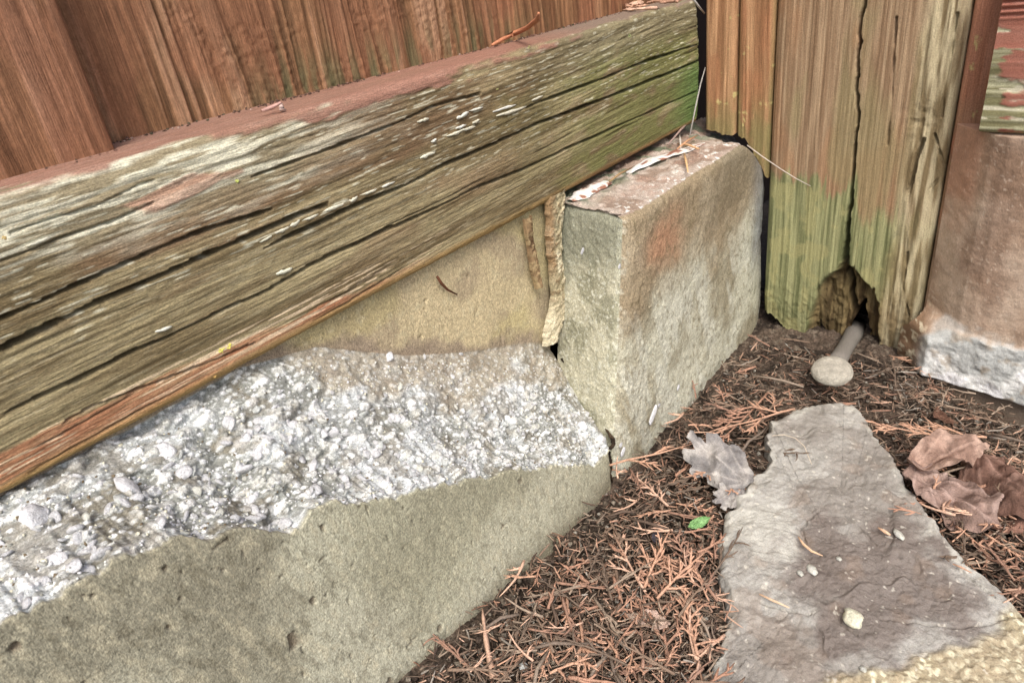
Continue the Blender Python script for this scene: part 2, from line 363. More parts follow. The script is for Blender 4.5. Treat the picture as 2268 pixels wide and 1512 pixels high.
def blob_patch(name, n, rad, size, col, mat, seed, flat='y'):
    """small crust of joined rounded lobes"""
    r = np.random.default_rng(seed); V_ = []; F_ = []; C_ = []
    for k in range(n):
        a = r.uniform(0, 6.28); q = rad * r.uniform(0, 1) ** .6; cx, cz = q * math.cos(a), q * math.sin(a) * .75; s = size * r.uniform(.5, 1.2); b = len(V_)
        V_.append((cx, -s * .55, cz)); 
        for ring, (rr, hh) in enumerate(((.6, .45), (1., .0))):
            for j in range(7):
                t = j / 7 * 6.283 + k; V_.append((cx + s * rr * math.cos(t) * r.uniform(.8, 1.2), -s * hh + .0004 * (ring), cz + s * rr * math.sin(t)))
        for j in range(7):
            j2 = (j + 1) % 7; F_ += [(b, b + 1 + j2, b + 1 + j), (b + 1 + j, b + 1 + j2, b + 8 + j2), (b + 1 + j, b + 8 + j2, b + 8 + j)]
        C_ += [np.asarray(col) * r.uniform(.75, 1.2)] * 15
    return mesh(name, V_, F_, mat, C_)
for i, (px, py, n, rad, colr) in enumerate([(485, 610, 14, .0016, (205, 200, 60)), (492, 775, 9, .0012, (215, 210, 60)), (510, 768, 9, .0012, (215, 205, 60)), (140, 596, 4, .0006, (205, 150, 80)), (13, 726, 7, .0007, (215, 155, 80)), (8, 527, 8, .0007, (195, 165, 95)), (119, 545, 9, .0010, (178, 168, 110)), (826, 467, 4, .0006, (205, 185, 60)), (618, 583, 4, .0007, (195, 180, 70)), (1101, 196, 7, .0013, (190, 190, 110)), (478, 833, 5, .0006, (190, 150, 70)), (1350, 155, 4, .0008, (190, 195, 110)), (1172, 104, 5, .0010, (185, 180, 110)), (526, 402, 4, .0005, (185, 195, 80)), (1480, 97, 9, .003, (150, 165, 95)), (1395, 80, 7, .002, (150, 160, 100))]):
    p = on_rail(px, py, -.0006) - PO
    link('lichen', blob_patch('lichen', n, rad, .00055, S(*colr), M_pebble, 900 + i), rail, tuple(p))

# ------------------------------------------------------------------ broken concrete kerb under the rail
KO = np.array([-.1, 0, 0])
xs = np.concatenate([np.linspace(-.47, -.295, 30)[:-1], spacing(-.295, .030, .00046, .00062)])
sx = xs
zs_ = np.interp(sx, [-.47, -.272, -.2614, -.2469, -.2299, -.2107, -.1991, -.1791, -.1498, -.1261, -.0652, -.0029, .002, .03], [.158, .158, .1565, .1545, .149, .135, .1274, .1218, .1036, .0905, .0597, .0289, .025, .025])
zt_ = np.interp(sx, [-.47, -.17, -.1352, -.089, -.0426, -.005, .0168, .03], [.160, .160, .1515, .1219, .1001, .086, .0755, .062])
zs_ = zs_ + (fbm(sx * 70, sx * 0, 91, 4) - .5) * .010 * sstep(sx, -.29, -.24) * sstep(sx, .0, -.05) + (fbm(sx * 420, sx * 0, 92, 3) - .5) * .004
zs_ = np.minimum(zs_, zt_ - .001)
u1 = np.linspace(0, 1, 215); u2 = np.linspace(0, 1, 190); u3 = np.linspace(0, 1, 60)
def kerb_profile():
    Y = []; Z = []; K = []
    zb = np.full_like(sx, -.03)
    for u in u1: Z.append(zb + (zs_ - zb) * u); Y.append(0 * sx); K.append(np.full_like(sx, 0.))
    for u in u2[1:]:
        # hollow break: steep at first on the right, flat on the left where only the top face shows
        y = .058 * u; z = zs_ + (zt_ - zs_) * (u ** (1.15)); z = z - .006 * np.sin(math.pi * u) * sstep(zt_ - zs_, .0, .03)
        Y.append(np.full_like(sx, y)); Z.append(z); K.append(np.full_like(sx, 1.))
    for u in u3[1:]: Y.append(np.full_like(sx, .058) + .0 * u); Z.append(zt_ + (.161 - zt_) * u); K.append(np.full_like(sx, 2.))
    Y.append(np.full_like(sx, .088)); Z.append(np.full_like(sx, .161)); K.append(np.full_like(sx, 2.))
    return np.stack(Y, 1), np.stack(Z, 1), np.stack(K, 1)
KY, KZ, KK = kerb_profile(); KX = np.broadcast_to(sx[:, None], KY.shape)
# the right end runs into the side of the second block, following its leaning face
xe = np.interp(KY, [0, .0029, .0076, .0162, .033, .0529, .06], [.0016, .004, .0088, .0140, .0206, .0286, .031]) 
xe = np.where(KK == 2, np.interp(KZ, [.06, .105, .157], [.0280, .0355, .0455]), xe)
KXs = np.where(KX > -.06, -.06 + (KX + .06) / (sx[-1] + .06) * (xe + .06), KX)
gapn = .0009 + .0012 * fbm(KY * 160, KZ * 160, 1301, 3); KXs = KXs - gapn * sstep(KX, -.06, .0); xe = xe - gapn
tX, tY = KXs, KY
rough = (KK == 1) * sstep(np.hypot(KY, (KZ - zs_[:, None])), 0, .0022)
edge0 = (KK == 0) * sstep(zs_[:, None] - KZ, .004, 0)
sl_ = KY * 1.0 + KZ                                              # distance up the break, good enough as a texture axis
f1a, f2a, ca = worley(KXs * 130, sl_ * 130, 101)
f1b, f2b, cb = worley(KXs * 330 + 3, sl_ * 330, 102)
f1c, f2c, cc = worley(KXs * 700 + 3, sl_ * 700, 103)
hr = (fbm(KXs * 40, sl_ * 40, 104, 4) - .5) * .010 + (ca > .5) * sstep(f1a, .5, .2) * .0014 + (cb > .45) * sstep(f1b, .5, .2) * .0008 + (cc > .5) * sstep(f1c, .5, .2) * .0003 - sstep(fbm(KXs * 90, sl_ * 90, 107, 3), .55, .75) * .0028
hr = hr * (1 - .55 * sstep(KY, .034, .05) * sstep(KXs, -.17, -.12))
hs = (fbm(KXs * 30, KZ * 30, 105, 3) - .5) * .0016 + (fbm(KXs * 500, KZ * 260, 106, 2) - .5) * .0004
pit = np.maximum(sstep(vn(KXs * 160, KZ * 160, 108), .93, .97), sstep(vn(KXs * 380, KZ * 330, 1108), .94, .97) * .7); hs = hs - pit * .0012
endr = np.exp(-np.clip(xe - KXs, 0, 1) / .0016)
inner = (KK == 2) * 1.
H = rough * hr + (1 - rough) * hs - .0045 * endr
ny = np.where(KK == 0, -1., np.where(KK == 1, -.75, -1.)); nz = np.where(KK == 1, .66, 0.)
damp = sstep(KXs, xe + .0001, xe - .004); H = H * np.where(KK == 1, .35 + .65 * damp, 1)
H = np.where(KK == 1, np.maximum(H, -KY * .9 - .0), H)
P = np.stack([KXs, KY + ny * H, KZ + nz * H], -1)
P[..., 1] += np.where(KK == 0, .0025 * sstep(zs_[:, None] - KZ, .004, 0) * 0, 0)
# front face colour
cf = mixc(S(144, 139, 118), S(182, 179, 156), sstep(fbm(KXs * 26, KZ * 26, 111, 5) + .22 * (.09 - KZ) / .1, .35, .68))
strk = fbm(KXs * 420 + KZ * 120, KZ * 150, 112, 3)
cf = mixc(cf, S(186, 176, 146), sstep(strk, .55, .75) * .45)
cf = mixc(cf, S(108, 100, 78), sstep(strk, .45, .25) * .4)
cf = mixc(cf, S(168, 166, 138), sstep(fbm(KXs * 10 + .3, KZ * 10, 113, 2), .5, .7) * .45)
cf = mixc(cf, S(84, 58, 42), pit * .6)
cf = mixc(cf, S(120, 98, 78), sstep(KZ, .03, .0) * .3)
# broken face colour: grey paste, pale grains, rusty dirt in patches
grey = mixc(S(146, 148, 142), S(194, 199, 203), sstep(fbm(KXs * 34, sl_ * 34, 114, 5), .36, .64))
gA = (ca > .5) * sstep(f1a, .42, .3); gB = (cb > .35) * sstep(f1b, .48, .3); gC = (cc > .45) * sstep(f1c, .5, .3)
cbk = grey
cbk = mixc(cbk, mixc(S(134, 136, 130), S(240, 244, 248), sstep(cc, .52, .75)), gC * .5)
cbk = mixc(cbk, mixc(S(160, 162, 158), S(246, 250, 253), sstep(cb, .5, .75)), gB * .9)
cbk = mixc(cbk, mixc(S(205, 205, 200), S(246, 247, 248), sstep(ca, .5, .9)), gA * .85)
dirt = sstep(fbm(KXs * 85, sl_ * 85, 115, 5), .53, .62) * (1 - .6 * gB)
cbk = cbk * .80 * np.array([1., 1., 1.]); cbk = mixc(cbk, S(112, 98, 70), dirt * .5)
upper = sstep(KY + (fbm(KXs * 60, sl_ * 60, 116, 3) - .5) * .03, .038 + .05 * sstep(KXs, -.14, -.19), .051 + .05 * sstep(KXs, -.14, -.19))       # soil-stained ledge up by the recess
cbk = mixc(cbk, mixc(S(134, 120, 102), S(172, 164, 146), fbm(KXs * 200, sl_ * 200, 117, 2)), upper * (1 - .35 * gB) * .92)
# recess colour
ci = mixc(S(188, 170, 130), S(168, 150, 118), sstep(fbm(KXs * 50, KZ * 50, 118, 3), .38, .62))
ci = mixc(ci, S(180, 166, 104), sstep(fbm(KXs * 30, KZ * 30, 119, 2), .5, .7) * .45)
ci = mixc(ci, S(186, 174, 138), sstep(fbm(KXs * 400, KZ * 400, 120, 2), .6, .8) * .5)
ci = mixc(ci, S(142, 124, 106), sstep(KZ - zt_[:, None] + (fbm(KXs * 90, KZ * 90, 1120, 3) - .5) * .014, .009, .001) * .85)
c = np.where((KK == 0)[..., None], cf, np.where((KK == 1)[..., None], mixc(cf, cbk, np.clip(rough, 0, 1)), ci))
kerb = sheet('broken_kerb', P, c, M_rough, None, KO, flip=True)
props(kerb, 'long grey-brown concrete kerb with its upper face broken away to pale rough aggregate, under the left rail', 'concrete kerb')
# stones standing proud in the break
from mathutils import noise as mnoise
def pebble_mesh(name, seed, sub=2, col=(225, 228, 228), flat=.6, mat=None):
    import bmesh
    bm = bmesh.new(); bmesh.ops.create_icosphere(bm, subdivisions=sub, radius=1)
    r = np.random.default_rng(seed); off = Vector(r.uniform(-9, 9, 3))
    for vv in bm.verts:
        n = mnoise.noise(vv.co * 1.1 + off) * .35 + mnoise.noise(vv.co * 2.7 + off) * .16
        vv.co = vv.co * (1 + n); vv.co.z *= flat; vv.co.x *= 1.15
    V_ = [tuple(q.co) for q in bm.verts]; F_ = [tuple(q.index for q in f.verts) for f in bm.faces]; bm.free()
    return mesh(name, V_, F_, mat or M_unitstone, np.tile(S(*col), (len(V_), 1)) * (1 + rng.uniform(-.06, .06, (len(V_), 1))))
PEB = [pebble_mesh('aggregate_stone', 40 + i, 1 if i > 3 else 2, cc_, .34 + .05 * (i % 3)) for i, cc_ in enumerate([(250, 252, 252), (244, 248, 250), (252, 252, 250), (236, 232, 220), (228, 234, 238), (240, 230, 208), (208, 212, 212), (252, 254, 254)])]
KP = P.copy()
def kerb_near(px, py):
    """nearest point of the break surface to a line of sight"""
    r = ray(px, py); D = P[:, 215:215 + 188] - CPOS; t = D @ r; e = np.linalg.norm(D - t[..., None] * r, axis=-1); k = np.unravel_index(np.argmin(e), e.shape)
    return P[k[0], 215 + k[1]]
def set_stone(me, p, s, q=None):
    o = link('aggregate_stone', me, kerb, tuple(p - KO)); o.scale = (s, s, s)
    o.rotation_euler = (math.radians(50) + rng.uniform(-.3, .3), rng.uniform(-.3, .3), rng.uniform(0, 6.28)); return o
BIG = [(80, 1145, 30), (283, 1078, 30), (692, 1036, 26), (556, 1108, 24), (170, 1055, 13), (125, 1245, 20), (205, 1205, 16), (362, 1000, 22), (540, 1040, 20), (560, 1150, 18), (1290, 942, 12), (1050, 990, 10), (980, 1015, 9), (885, 855, 13), (900, 930, 10), (1075, 905, 10), (1000, 835, 8), (860, 790, 13), (1020, 775, 7), (940, 790, 8), (1045, 1048, 12), (1110, 1000, 9), (840, 985, 11), (610, 900, 12), (535, 1030, 16), (240, 1125, 12), (690, 920, 10), (745, 960, 9), (370, 1130, 13), (305, 1120, 9), (990, 1020, 12), (1125, 1030, 9), (960, 985, 9), (790, 1045, 10), (730, 1040, 8), (455, 1060, 12), (1160, 960, 8), (1010, 900, 9), (1230, 870, 6), (1150, 1028, 7)]
for i, (px, py, rp) in enumerate(BIG):
    p = kerb_near(px, py); dist = np.linalg.norm(p - CPOS); set_stone(PEB[(0, 1, 7, 2)[i % 4] if rp > 15 else i % 8], p + np.array([0, .0003, -.0003]), rp / FPX * dist * .95)
ni, nj = P.shape[:2]; cnt = 0
while cnt < 250:
    i = rng.integers(60, ni - 6); j = rng.integers(222, 215 + 150); p = P[i, j]
    if dirt[i, j] > .7 or upper[i, j] > .9 or rough[i, j] < .5: continue
    set_stone(PEB[rng.integers(0, 8)], p, rng.uniform(.0011, .0026) if i < ni * .6 else rng.uniform(.0009, .0017)); cnt += 1
# fine gravel grains, joined
def scatter_grains(pts, smin, smax, cols, seed):
    r = np.random.default_rng(seed); n = len(pts)
    base_ = np.array([(1, 0, 0), (-1, 0, 0), (0, 1, 0), (0, -1, 0), (0, 0, 1), (0, 0, -1)], float)
    F0 = np.array([(0, 2, 4), (2, 1, 4), (1, 3, 4), (3, 0, 4), (2, 0, 5), (1, 2, 5), (3, 1, 5), (0, 3, 5)])
    s = r.uniform(smin, smax, (n, 1, 1)) * r.uniform(.6, 1.3, (n, 6, 1))
    R = r.normal(size=(n, 3, 3)); Q = np.linalg.qr(R)[0]
    V_ = (base_[None] * s) @ Q + np.asarray(pts)[:, None]; F_ = (F0[None] + 6 * np.arange(n)[:, None, None]).reshape(-1, 3)
    C_ = np.repeat(cols, 6, axis=0); return V_.reshape(-1, 3), F_, C_
ii = rng.integers(50, ni - 4, 3000); jj = rng.integers(219, 215 + 180, 3000)
ok = (rough[ii, jj] > .5) & (dirt[ii, jj] < .8); ii, jj = ii[ok], jj[ok]
cols = np.array([S(*[(240, 242, 244), (214, 216, 212), (150, 150, 142), (120, 104, 80), (226, 214, 190)][k]) for k in rng.choice(5, len(ii), p=[.36, .28, .14, .10, .12])])
V_, F_, C_ = scatter_grains(P[ii, jj] - KO, .0003, .0008, cols, 3)
fg = link('fine_aggregate', mesh('fine_aggregate', V_, F_, M_pebble, C_, smooth=False), kerb); fg['kind'] = 'stuff'

# ------------------------------------------------------------------ second concrete block
BO = np.array([.13, .02, 0])
def block_sheet():
    A = []; kinds = []
    ts = np.linspace(0, 1, 84)             # left face, back to front
    xw = spacing(0, 1, .0022, .0030)
    rows = np.concatenate([[-.03], np.arange(0, .1572, .00058), [.1572]])
    return ts, xw, rows
zr = np.concatenate([[-.035], np.arange(-.008, .1570, .00060)])
lf = np.linspace(0, 1, 85)[:-1]; fr = spacing(0, 1, .0021, .0032)
cols_u = np.concatenate([lf - 1, fr])                                 # -1..0 left face, 0..1 front
U, Z = np.meshgrid(cols_u, zr, indexing='ij')
fx = np.interp(Z, [-.035, 0, .157], [-.0045, .002, .0309])              # leaning front-left arris
bx = np.interp(Z, [-.035, .06, .157], [.012, .0285, .0475])
xf = fx + (0.2430 - fx) * np.clip(U, 0, 1)
X = np.where(U < 0, bx + (fx - bx) * (U + 1), xf); Y = np.where(U < 0, .0560 * (-U), 0.)
# rounded arris and a front that bows inwards near the post
Dl = np.where(U < 0, -U * .056, np.clip(U, 0, 1) * .22); r_ = .0035
Y = Y + .0055 * np.exp(-(Dl / .0075)) * (U >= 0); X = X + .0045 * np.exp(-(Dl / .0075)) * (U < 0) ; Y = Y + .0055 * np.exp(-(Dl / .0075)) * (U < 0); X = X + .0045 * np.exp(-(Dl / .0075)) * (U >= 0)
shl = .030 * np.clip((X - .186) / .050, 0, 1) ** 1.3
tp = .157 - Z; Z = Z - shl * sstep(Z, .0, .157)
n1 = (fbm(X * 28, Z * 28, 121, 3) - .5) * .0030 + (fbm((X + Y) * 160, Z * 160, 122, 3) - .5) * .0011
scab = sstep(fbm((X - Y) * 480, Z * 380, 123, 3), .56, .72) * .0004 * np.where(U < 0, 1.0, sstep(X, .10, .04) * .8 + .2)
Y = Y + .006 * np.clip((X - .20) / .04, 0, 1) ** 2
hb = n1 + scab - .002 * np.exp(-(tp / .0016)) * (1 + vn(X * 300, Z * 10, 124))
nyf = np.where(U < 0, -.12, -1.); nxf = np.where(U < 0, -.99, 0.)
Pf = np.stack([X + nxf * hb, Y + nyf * hb, Z], -1)
# top sheet: rows continue from the upper edge to the back
ys = np.linspace(0, 1, 70)[1:]
edge = Pf[:, -1]; backx = np.where(cols_u < 0, .0475, edge[:, 0] + .0166 * (1 - np.clip(cols_u, 0, 1)) + .055 * sstep(cols_u, .72, 1))
backp = np.stack([backx, np.full(len(cols_u), .075), .1575 - .25 * shl[:, -1]], -1)
T = edge[:, None] + (backp - edge)[:, None] * ys[None, :, None]
hT = (fbm(T[..., 0] * 60, T[..., 1] * 60, 125, 3) - .5) * .003 + sstep(fbm(T[..., 0] * 260, T[..., 1] * 260, 126, 3), .55, .7) * .0011
T[..., 2] += hT * sstep(ys, 0, .06)[None] + .0004
Pall = np.concatenate([Pf, T], 1)
ccf = mixc(S(186, 184, 164), S(152, 144, 120), sstep(fbm(X * 30, Z * 30, 131, 5), .40, .66))
brown = sstep(Z + (fbm(X * 35, Z * 30, 132, 4) - .5) * .07 + .10 * (X - .12) * 0, .085, .122)
ccf = mixc(ccf, S(144, 124, 94), brown * .8)
ox, oz = onplane(1480, 535, 1, 0)[[0, 2]]
oran = np.exp(-(((X - ox) / .030) ** 2 + ((Z - oz) / .020) ** 2)) * 1.5 * fbm(X * 45, Z * 45, 1133, 5)
ccf = mixc(ccf, S(176, 124, 90), np.clip(sstep(oran, .12, .8), 0, 1) * .7)
wash = sstep(fbm(X * 90 + Z * 30, Z * 25, 134, 4), .50, .66) * sstep(Z, .115, .07)
ccf = mixc(ccf, S(196, 196, 182), wash * .6)
ccf = mixc(ccf, S(140, 148, 160), sstep(X, .195, .220) * sstep(Z, .03, .08) * .6)
ccf = mixc(ccf, S(108, 96, 66), sstep(fbm(X * 420, Z * 300, 135, 2), .60, .8) * .45)
ccf = mixc(ccf, S(112, 104, 84), sstep(X, .11, .17) * sstep(Z, .10, .14) * .5)
lfc = mixc(S(152, 150, 126), S(186, 182, 158), sstep(fbm((Y) * 90, Z * 60, 136, 4), .36, .6))
lfc = mixc(lfc, S(206, 206, 190), sstep(fbm(Y * 700, Z * 700, 137, 2), .64, .72) * .75)
lfc = mixc(lfc, S(112, 116, 98), sstep(Z + (fbm(Y * 60, Z * 60, 1137, 3) - .5) * .05, .10, .15) * .7)
lfw = sstep(X, fx + .0085, fx + .001) * (U >= 0)                      # the left face texture wraps round the soft arris
ccf = mixc(ccf, S(200, 196, 178), lfw * sstep(fbm(X * 500, Z * 300, 138, 2), .52, .62) * .8)
cF = np.where((U < 0)[..., None], lfc, ccf)
TX, TY = T[..., 0], T[..., 1]
cT = mixc(S(150, 128, 112), S(176, 160, 148), sstep(fbm(TX * 70, TY * 70, 139, 3), .4, .6))
cT = mixc(cT, S(152, 116, 98), sstep(fbm(TX * 50 + 9, TY * 50, 140, 4), .50, .68) * .5)
cT = mixc(cT, S(96, 112, 86), sstep(TY, .028, .045) * sstep(fbm(TX * 90, TY * 90, 141, 3), .46, .6) * .8)
cT = mixc(cT, S(226, 224, 218), sstep(fbm(TX * 380, TY * 380, 142, 2), .66, .74) * sstep(TY, .03, .005))
cA = np.concatenate([cF, cT], 1)
rt_ = [Pall[-1] + np.array([dx, dy, 0]) * (Pall[-1, :, 1] < .06)[:, None] for dx, dy in ((.004, .006), (.006, .02), (.006, .055))]
Pall = np.concatenate([Pall, np.stack(rt_)], 0); cA = np.concatenate([cA, cA[-1:].repeat(3, 0)], 0)
blk = sheet('concrete_block', Pall, cA, M_rough, None, BO, flip=False)
props(blk, 'upright concrete block with an orange-brown stain, between broken kerb and post', 'concrete block')
# pale chips stuck on the front of the block
for i, (px, py, s, e) in enumerate([(1447, 918, .0032, 2.3), (1460, 897, .0013, 1.2), (1502, 858, .0022, 1.1), (1380, 1000, .0024, 1.4), (1375, 985, .0018, 1.0), (1372, 590, .0016, 1.), (1290, 556, .0013, 1.5), (1385, 1040, .0012, 1)]):
    p = onplane(px, py, 1, -.0006); o = link('lime_chip', PEB[(0, 2, 7)[i % 3]], blk, tuple(p - BO)); o.scale = (s * .9 * e, s * .75, s * .6); o.rotation_euler = (1.4, -.75, 0)

# ------------------------------------------------------------------ mortar plug and rotten sliver in the joint
def lumpy_strip(name, path, width, depth, seed, colf, mat, label, cat, nseg=260, nw=72, rag=.0):
    """thick crust that follows a path of (x,y,z); widths per point; back sits behind"""
    Pth = np.array(path); L = np.r_[0, np.cumsum(np.linalg.norm(np.diff(Pth, axis=0), axis=1))]; t = np.linspace(0, L[-1], nseg)
    C0 = np.stack([np.interp(t, L, Pth[:, k]) for k in range(3)], -1); Wd = np.interp(t, L, width)
    a = np.linspace(0, math.pi, nw)
    A_, T_ = np.meshgrid(a, t, indexing='xy')
    prof = np.sin(A_) ** .55
    lx0 = -np.cos(A_) * (Wd / 2)[:, None]; n = fbm(lx0 * 130, T_ * 75, seed, 4) - .5; n2 = fbm(lx0 * 420, T_ * 400, seed + 1, 3) - .5
    wj = Wd * (1 + rag * (fbm(t * 230, t * 0, seed + 5, 3) - .5))
    lx = -np.cos(A_) * (wj / 2)[:, None]; ly = -(depth * prof * (1 + .8 * n + .55 * n2 + .3 * (fbm(lx0 * 900, T_ * 900, seed + 7, 3) - .5)))
    Pm = C0[:, None] + np.stack([lx, ly, n2 * .002], -1)
    cc_ = colf(A_, T_ / L[-1], n, n2); o0 = Pth.mean(0)
    o = sheet(name, Pm, cc_, mat, None, o0, flip=True); props(o, label, cat); return o
def mcol(A_, T_, n, n2):
    c = mixc(S(158, 145, 112), S(204, 196, 166), sstep(n + .6 * n2, -.12, .18)); c = mixc(c, S(120, 96, 62), sstep(n2, .05, .2) * .8)
    c = mixc(c, S(132, 98, 58), sstep(A_, 1.5, .6) * sstep(T_, .6, .4) * .8); return mixc(c, S(200, 188, 158), sstep(T_, .6, .8) * .5)
j = lambda px, py, y=.054: onplane(px, py, 1, y)
lumpy_strip('mortar', [j(1226, 425), j(1222, 520), j(1228, 610), j(1234, 660), j(1226, 700), j(1214, 755)], [.0165, .0150, .0110, .0165, .0200, .0150], .0048, 151, mcol, M_rough, 'crumbling yellowish mortar plug filling the joint between broken kerb and upright block', 'mortar', rag=.5)
def scol(A_, T_, n, n2): return mixc(mixc(S(98, 74, 48), S(140, 112, 76), sstep(n, -.1, .12)), S(172, 150, 104), sstep(n2, .02, .16) * .5)
lumpy_strip('wood_sliver', [j(1164, 480), j(1172, 540), j(1182, 600), j(1190, 636)], [.006, .0055, .0075, .006], .003, 161, scol, M_postwood, 'thin dark brown sliver of rotten wood beside the yellowish mortar plug', 'wood sliver', nw=24, rag=.4)

def tube(path, rad, n=8, closed=True):
    path = [np.array(p, float) for p in path]; V_ = []; F_ = []
    for i, p in enumerate(path):
        d = unit(path[min(i + 1, len(path) - 1)] - path[max(i - 1, 0)]); a = np.cross(d, [0, 0, 1.]); a = unit(a) if np.linalg.norm(a) > .05 else np.array([1., 0, 0]); b = np.cross(d, a)
        for k in range(n): t = k / n * 6.2832; V_.append(p + rad[i] * (math.cos(t) * a + math.sin(t) * b))
    for i in range(len(path) - 1):
        for k in range(n): F_.append((i * n + k, i * n + (k + 1) % n, (i + 1) * n + (k + 1) % n, (i + 1) * n + k))
    if closed: F_ += [tuple(range(n))[::-1], tuple((len(path) - 1) * n + k for k in range(n))]
    return V_, F_
def shade_line(path, rad, seed, label):  # dark tube added along a joint, standing in for the shade of its gap
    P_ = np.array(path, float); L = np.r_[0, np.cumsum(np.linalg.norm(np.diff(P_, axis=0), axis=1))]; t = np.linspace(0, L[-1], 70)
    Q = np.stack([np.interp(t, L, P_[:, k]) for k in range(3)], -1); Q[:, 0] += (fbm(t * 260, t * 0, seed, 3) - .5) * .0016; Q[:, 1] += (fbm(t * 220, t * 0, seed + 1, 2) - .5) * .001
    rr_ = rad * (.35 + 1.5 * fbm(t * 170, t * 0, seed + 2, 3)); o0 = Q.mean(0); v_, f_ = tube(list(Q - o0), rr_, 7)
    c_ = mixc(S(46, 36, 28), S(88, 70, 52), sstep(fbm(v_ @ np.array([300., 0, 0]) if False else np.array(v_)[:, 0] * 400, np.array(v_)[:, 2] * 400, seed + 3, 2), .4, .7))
    o = link('joint_shade', mesh('joint_shade', v_, f_, M_soil, c_), None, tuple(o0)); return props(o, label, 'dirt')
# ------------------------------------------------------------------ post
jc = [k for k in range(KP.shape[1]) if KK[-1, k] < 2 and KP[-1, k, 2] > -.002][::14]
shade_line([KP[-1, k] + (np.array([.0010, -.0032, .0030]) if KK[-1, k] == 1 else np.array([.0016, -.0014, 0])) for k in jc][::-1], .0010, 1401, 'dark curving strip added as shade in the joint between broken kerb and block')
shade_line([(.0478, .0475, .158), (.0450, .0475, .142), (.0412, .0472, .122), (.0380, .0470, .106), (.0350, .0470, .090), (.0300, .0475, .064)], .0009, 1411, 'dark strip added as shade between the yellowish mortar and the block')
PX = .232; QO = np.array([.28, -.06, 0])
post = empty('fence_post', tuple(QO), 'thick weathered timber fence post, split down the middle and rotten hollow at its green foot', 'fence post')
def postyz(px, py, x=PX): p = onplane(px, py, 0, x); return (p[1], p[2])
ypos = np.concatenate([[-.0015, -.0018, -.0020], -spacing(.0022, .1135, .00058, .00050)])       # left arris to right arris
zz = np.concatenate([np.arange(0, 1, 1 / 380.)])
ztop = .62
botp = sorted([postyz(px, py) for px, py in [(1692, 690), (1712, 706), (1738, 735), (1770, 752), (1800, 756), (1806, 720), (1815, 742), (1822, 778), (1845, 775), (1872, 742), (1890, 700), (1905, 745), (1918, 790), (1938, 802), (1958, 775), (1985, 790), (2005, 780), (2040, 770), (2060, 760)]], key=lambda q: q[0])
by = np.array([q[0] for q in botp]); bz = np.array([q[1] for q in botp])
zb = np.interp(ypos, by, bz) + (vn(ypos * 900, ypos * 0, 171) - .5) * .003
zb = np.where(ypos < -.094, -.004, zb)
tt = np.concatenate([np.linspace(0, 1, 400)])
zvis = .262
Zr = zb[:, None] + (zvis - zb[:, None]) * tt[None]
Zr = np.concatenate([Zr, np.linspace(zvis, ztop, 22)[None, 1:].repeat(len(ypos), 0)], 1)
Yr = np.broadcast_to(ypos[:, None], Zr.shape)
wv = Yr + (fbm(Yr * 12, Zr * 7, 172, 2) - .5) * .006
# knots on the right half
hp = (fbm(Yr * 260, Zr * 260, 2173, 4) - .5) * .0014 * sstep(Zr, .06, .02) + (fbm(wv * 800, Zr * 12, 173, 2) - .5) * .0009 + (fbm(wv * 90, Zr * 7, 174, 2) - .5) * .0018
wr = sstep(Yr, -.085, -.098)                                          # strongly eroded right edge
hp = hp + (fbm(wv * 260, Zr * 38, 175, 3) - .5) * .0045 * wr
yc, zc = postyz(2040, 265); kn = np.exp(-(((Yr - yc) / .010) ** 2 + ((Zr - zc) / .012) ** 2)); hp = hp - kn * .0025 * (fbm(Yr * 300, Zr * 300, 176, 3))
crp = [postyz(px, py) for px, py in [(1925, -80), (1915, 0), (1906, 50), (1902, 110), (1897, 200), (1902, 250), (1894, 320), (1886, 420), (1876, 520), (1870, 580)]]
dC, tC = pdist(Yr + (fbm(Yr * 40, Zr * 150, 177, 2) - .5) * .002, Zr, crp)
wC = np.interp(tC, [0, .3, .5, .7, .9, 1], [.0012, .0011, .0010, .0014, .0020, .0034])
crack = np.clip(1 - (dC / wC) ** 2, 0, 1) ** .5 * .014
side = [postyz(px, py) for px, py in [(2045, 310), (2030, 350), (2020, 400), (2005, 450)]]
dS, tS = pdist(Yr, Zr, side); crack = np.maximum(crack, np.clip(1 - (dS / .0013) ** 2, 0, 1) ** .5 * .006 * sstep(tS, 1, .6))
for q in ([(1985, 40), (1975, 200), (1965, 320)], [(2070, 300), (2090, 380), (2060, 420)], [(2120, 30), (2100, 150), (2085, 260)], [(1935, 640), (1928, 700), (1945, 760)], [(2010, 560), (2000, 640), (2012, 700)]):
    dS, tS = pdist(Yr, Zr, [postyz(*k) for k in q]); crack = np.maximum(crack, np.clip(1 - (dS / .0009) ** 2, 0, 1) ** .5 * .0035 * vn(tS * 9, tS * 0, 179))
# hollow at the foot
cav = [postyz(px, py) for px, py in [(1868, 572), (1850, 598), (1822, 622), (1806, 640), (1797, 690), (1775, 745), (1760, 850), (1990, 860), (1945, 810), (1944, 720), (1950, 700), (1936, 640), (1905, 612), (1880, 590)]]
Yw = Yr + (fbm(Yr * 120, Zr * 120, 181, 3) - .5) * .004; Zw = Zr + (fbm(Yr * 120 + 9, Zr * 90, 182, 3) - .5) * .004
ins = inpoly(Yw, Zw, cav); dK, _ = pdist(Yw, Zw, cav + [cav[0]])
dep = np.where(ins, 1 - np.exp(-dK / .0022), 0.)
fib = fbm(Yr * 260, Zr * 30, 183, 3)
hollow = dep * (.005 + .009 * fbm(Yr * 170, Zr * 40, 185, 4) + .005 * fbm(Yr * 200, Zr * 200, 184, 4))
hole = [postyz(px, py) for px, py in [(1872, 590), (1888, 630), (1884, 660), (1893, 690), (1908, 670), (1912, 700), (1918, 760), (1905, 770), (1893, 722), (1876, 705), (1868, 672), (1874, 640), (1862, 610)]]
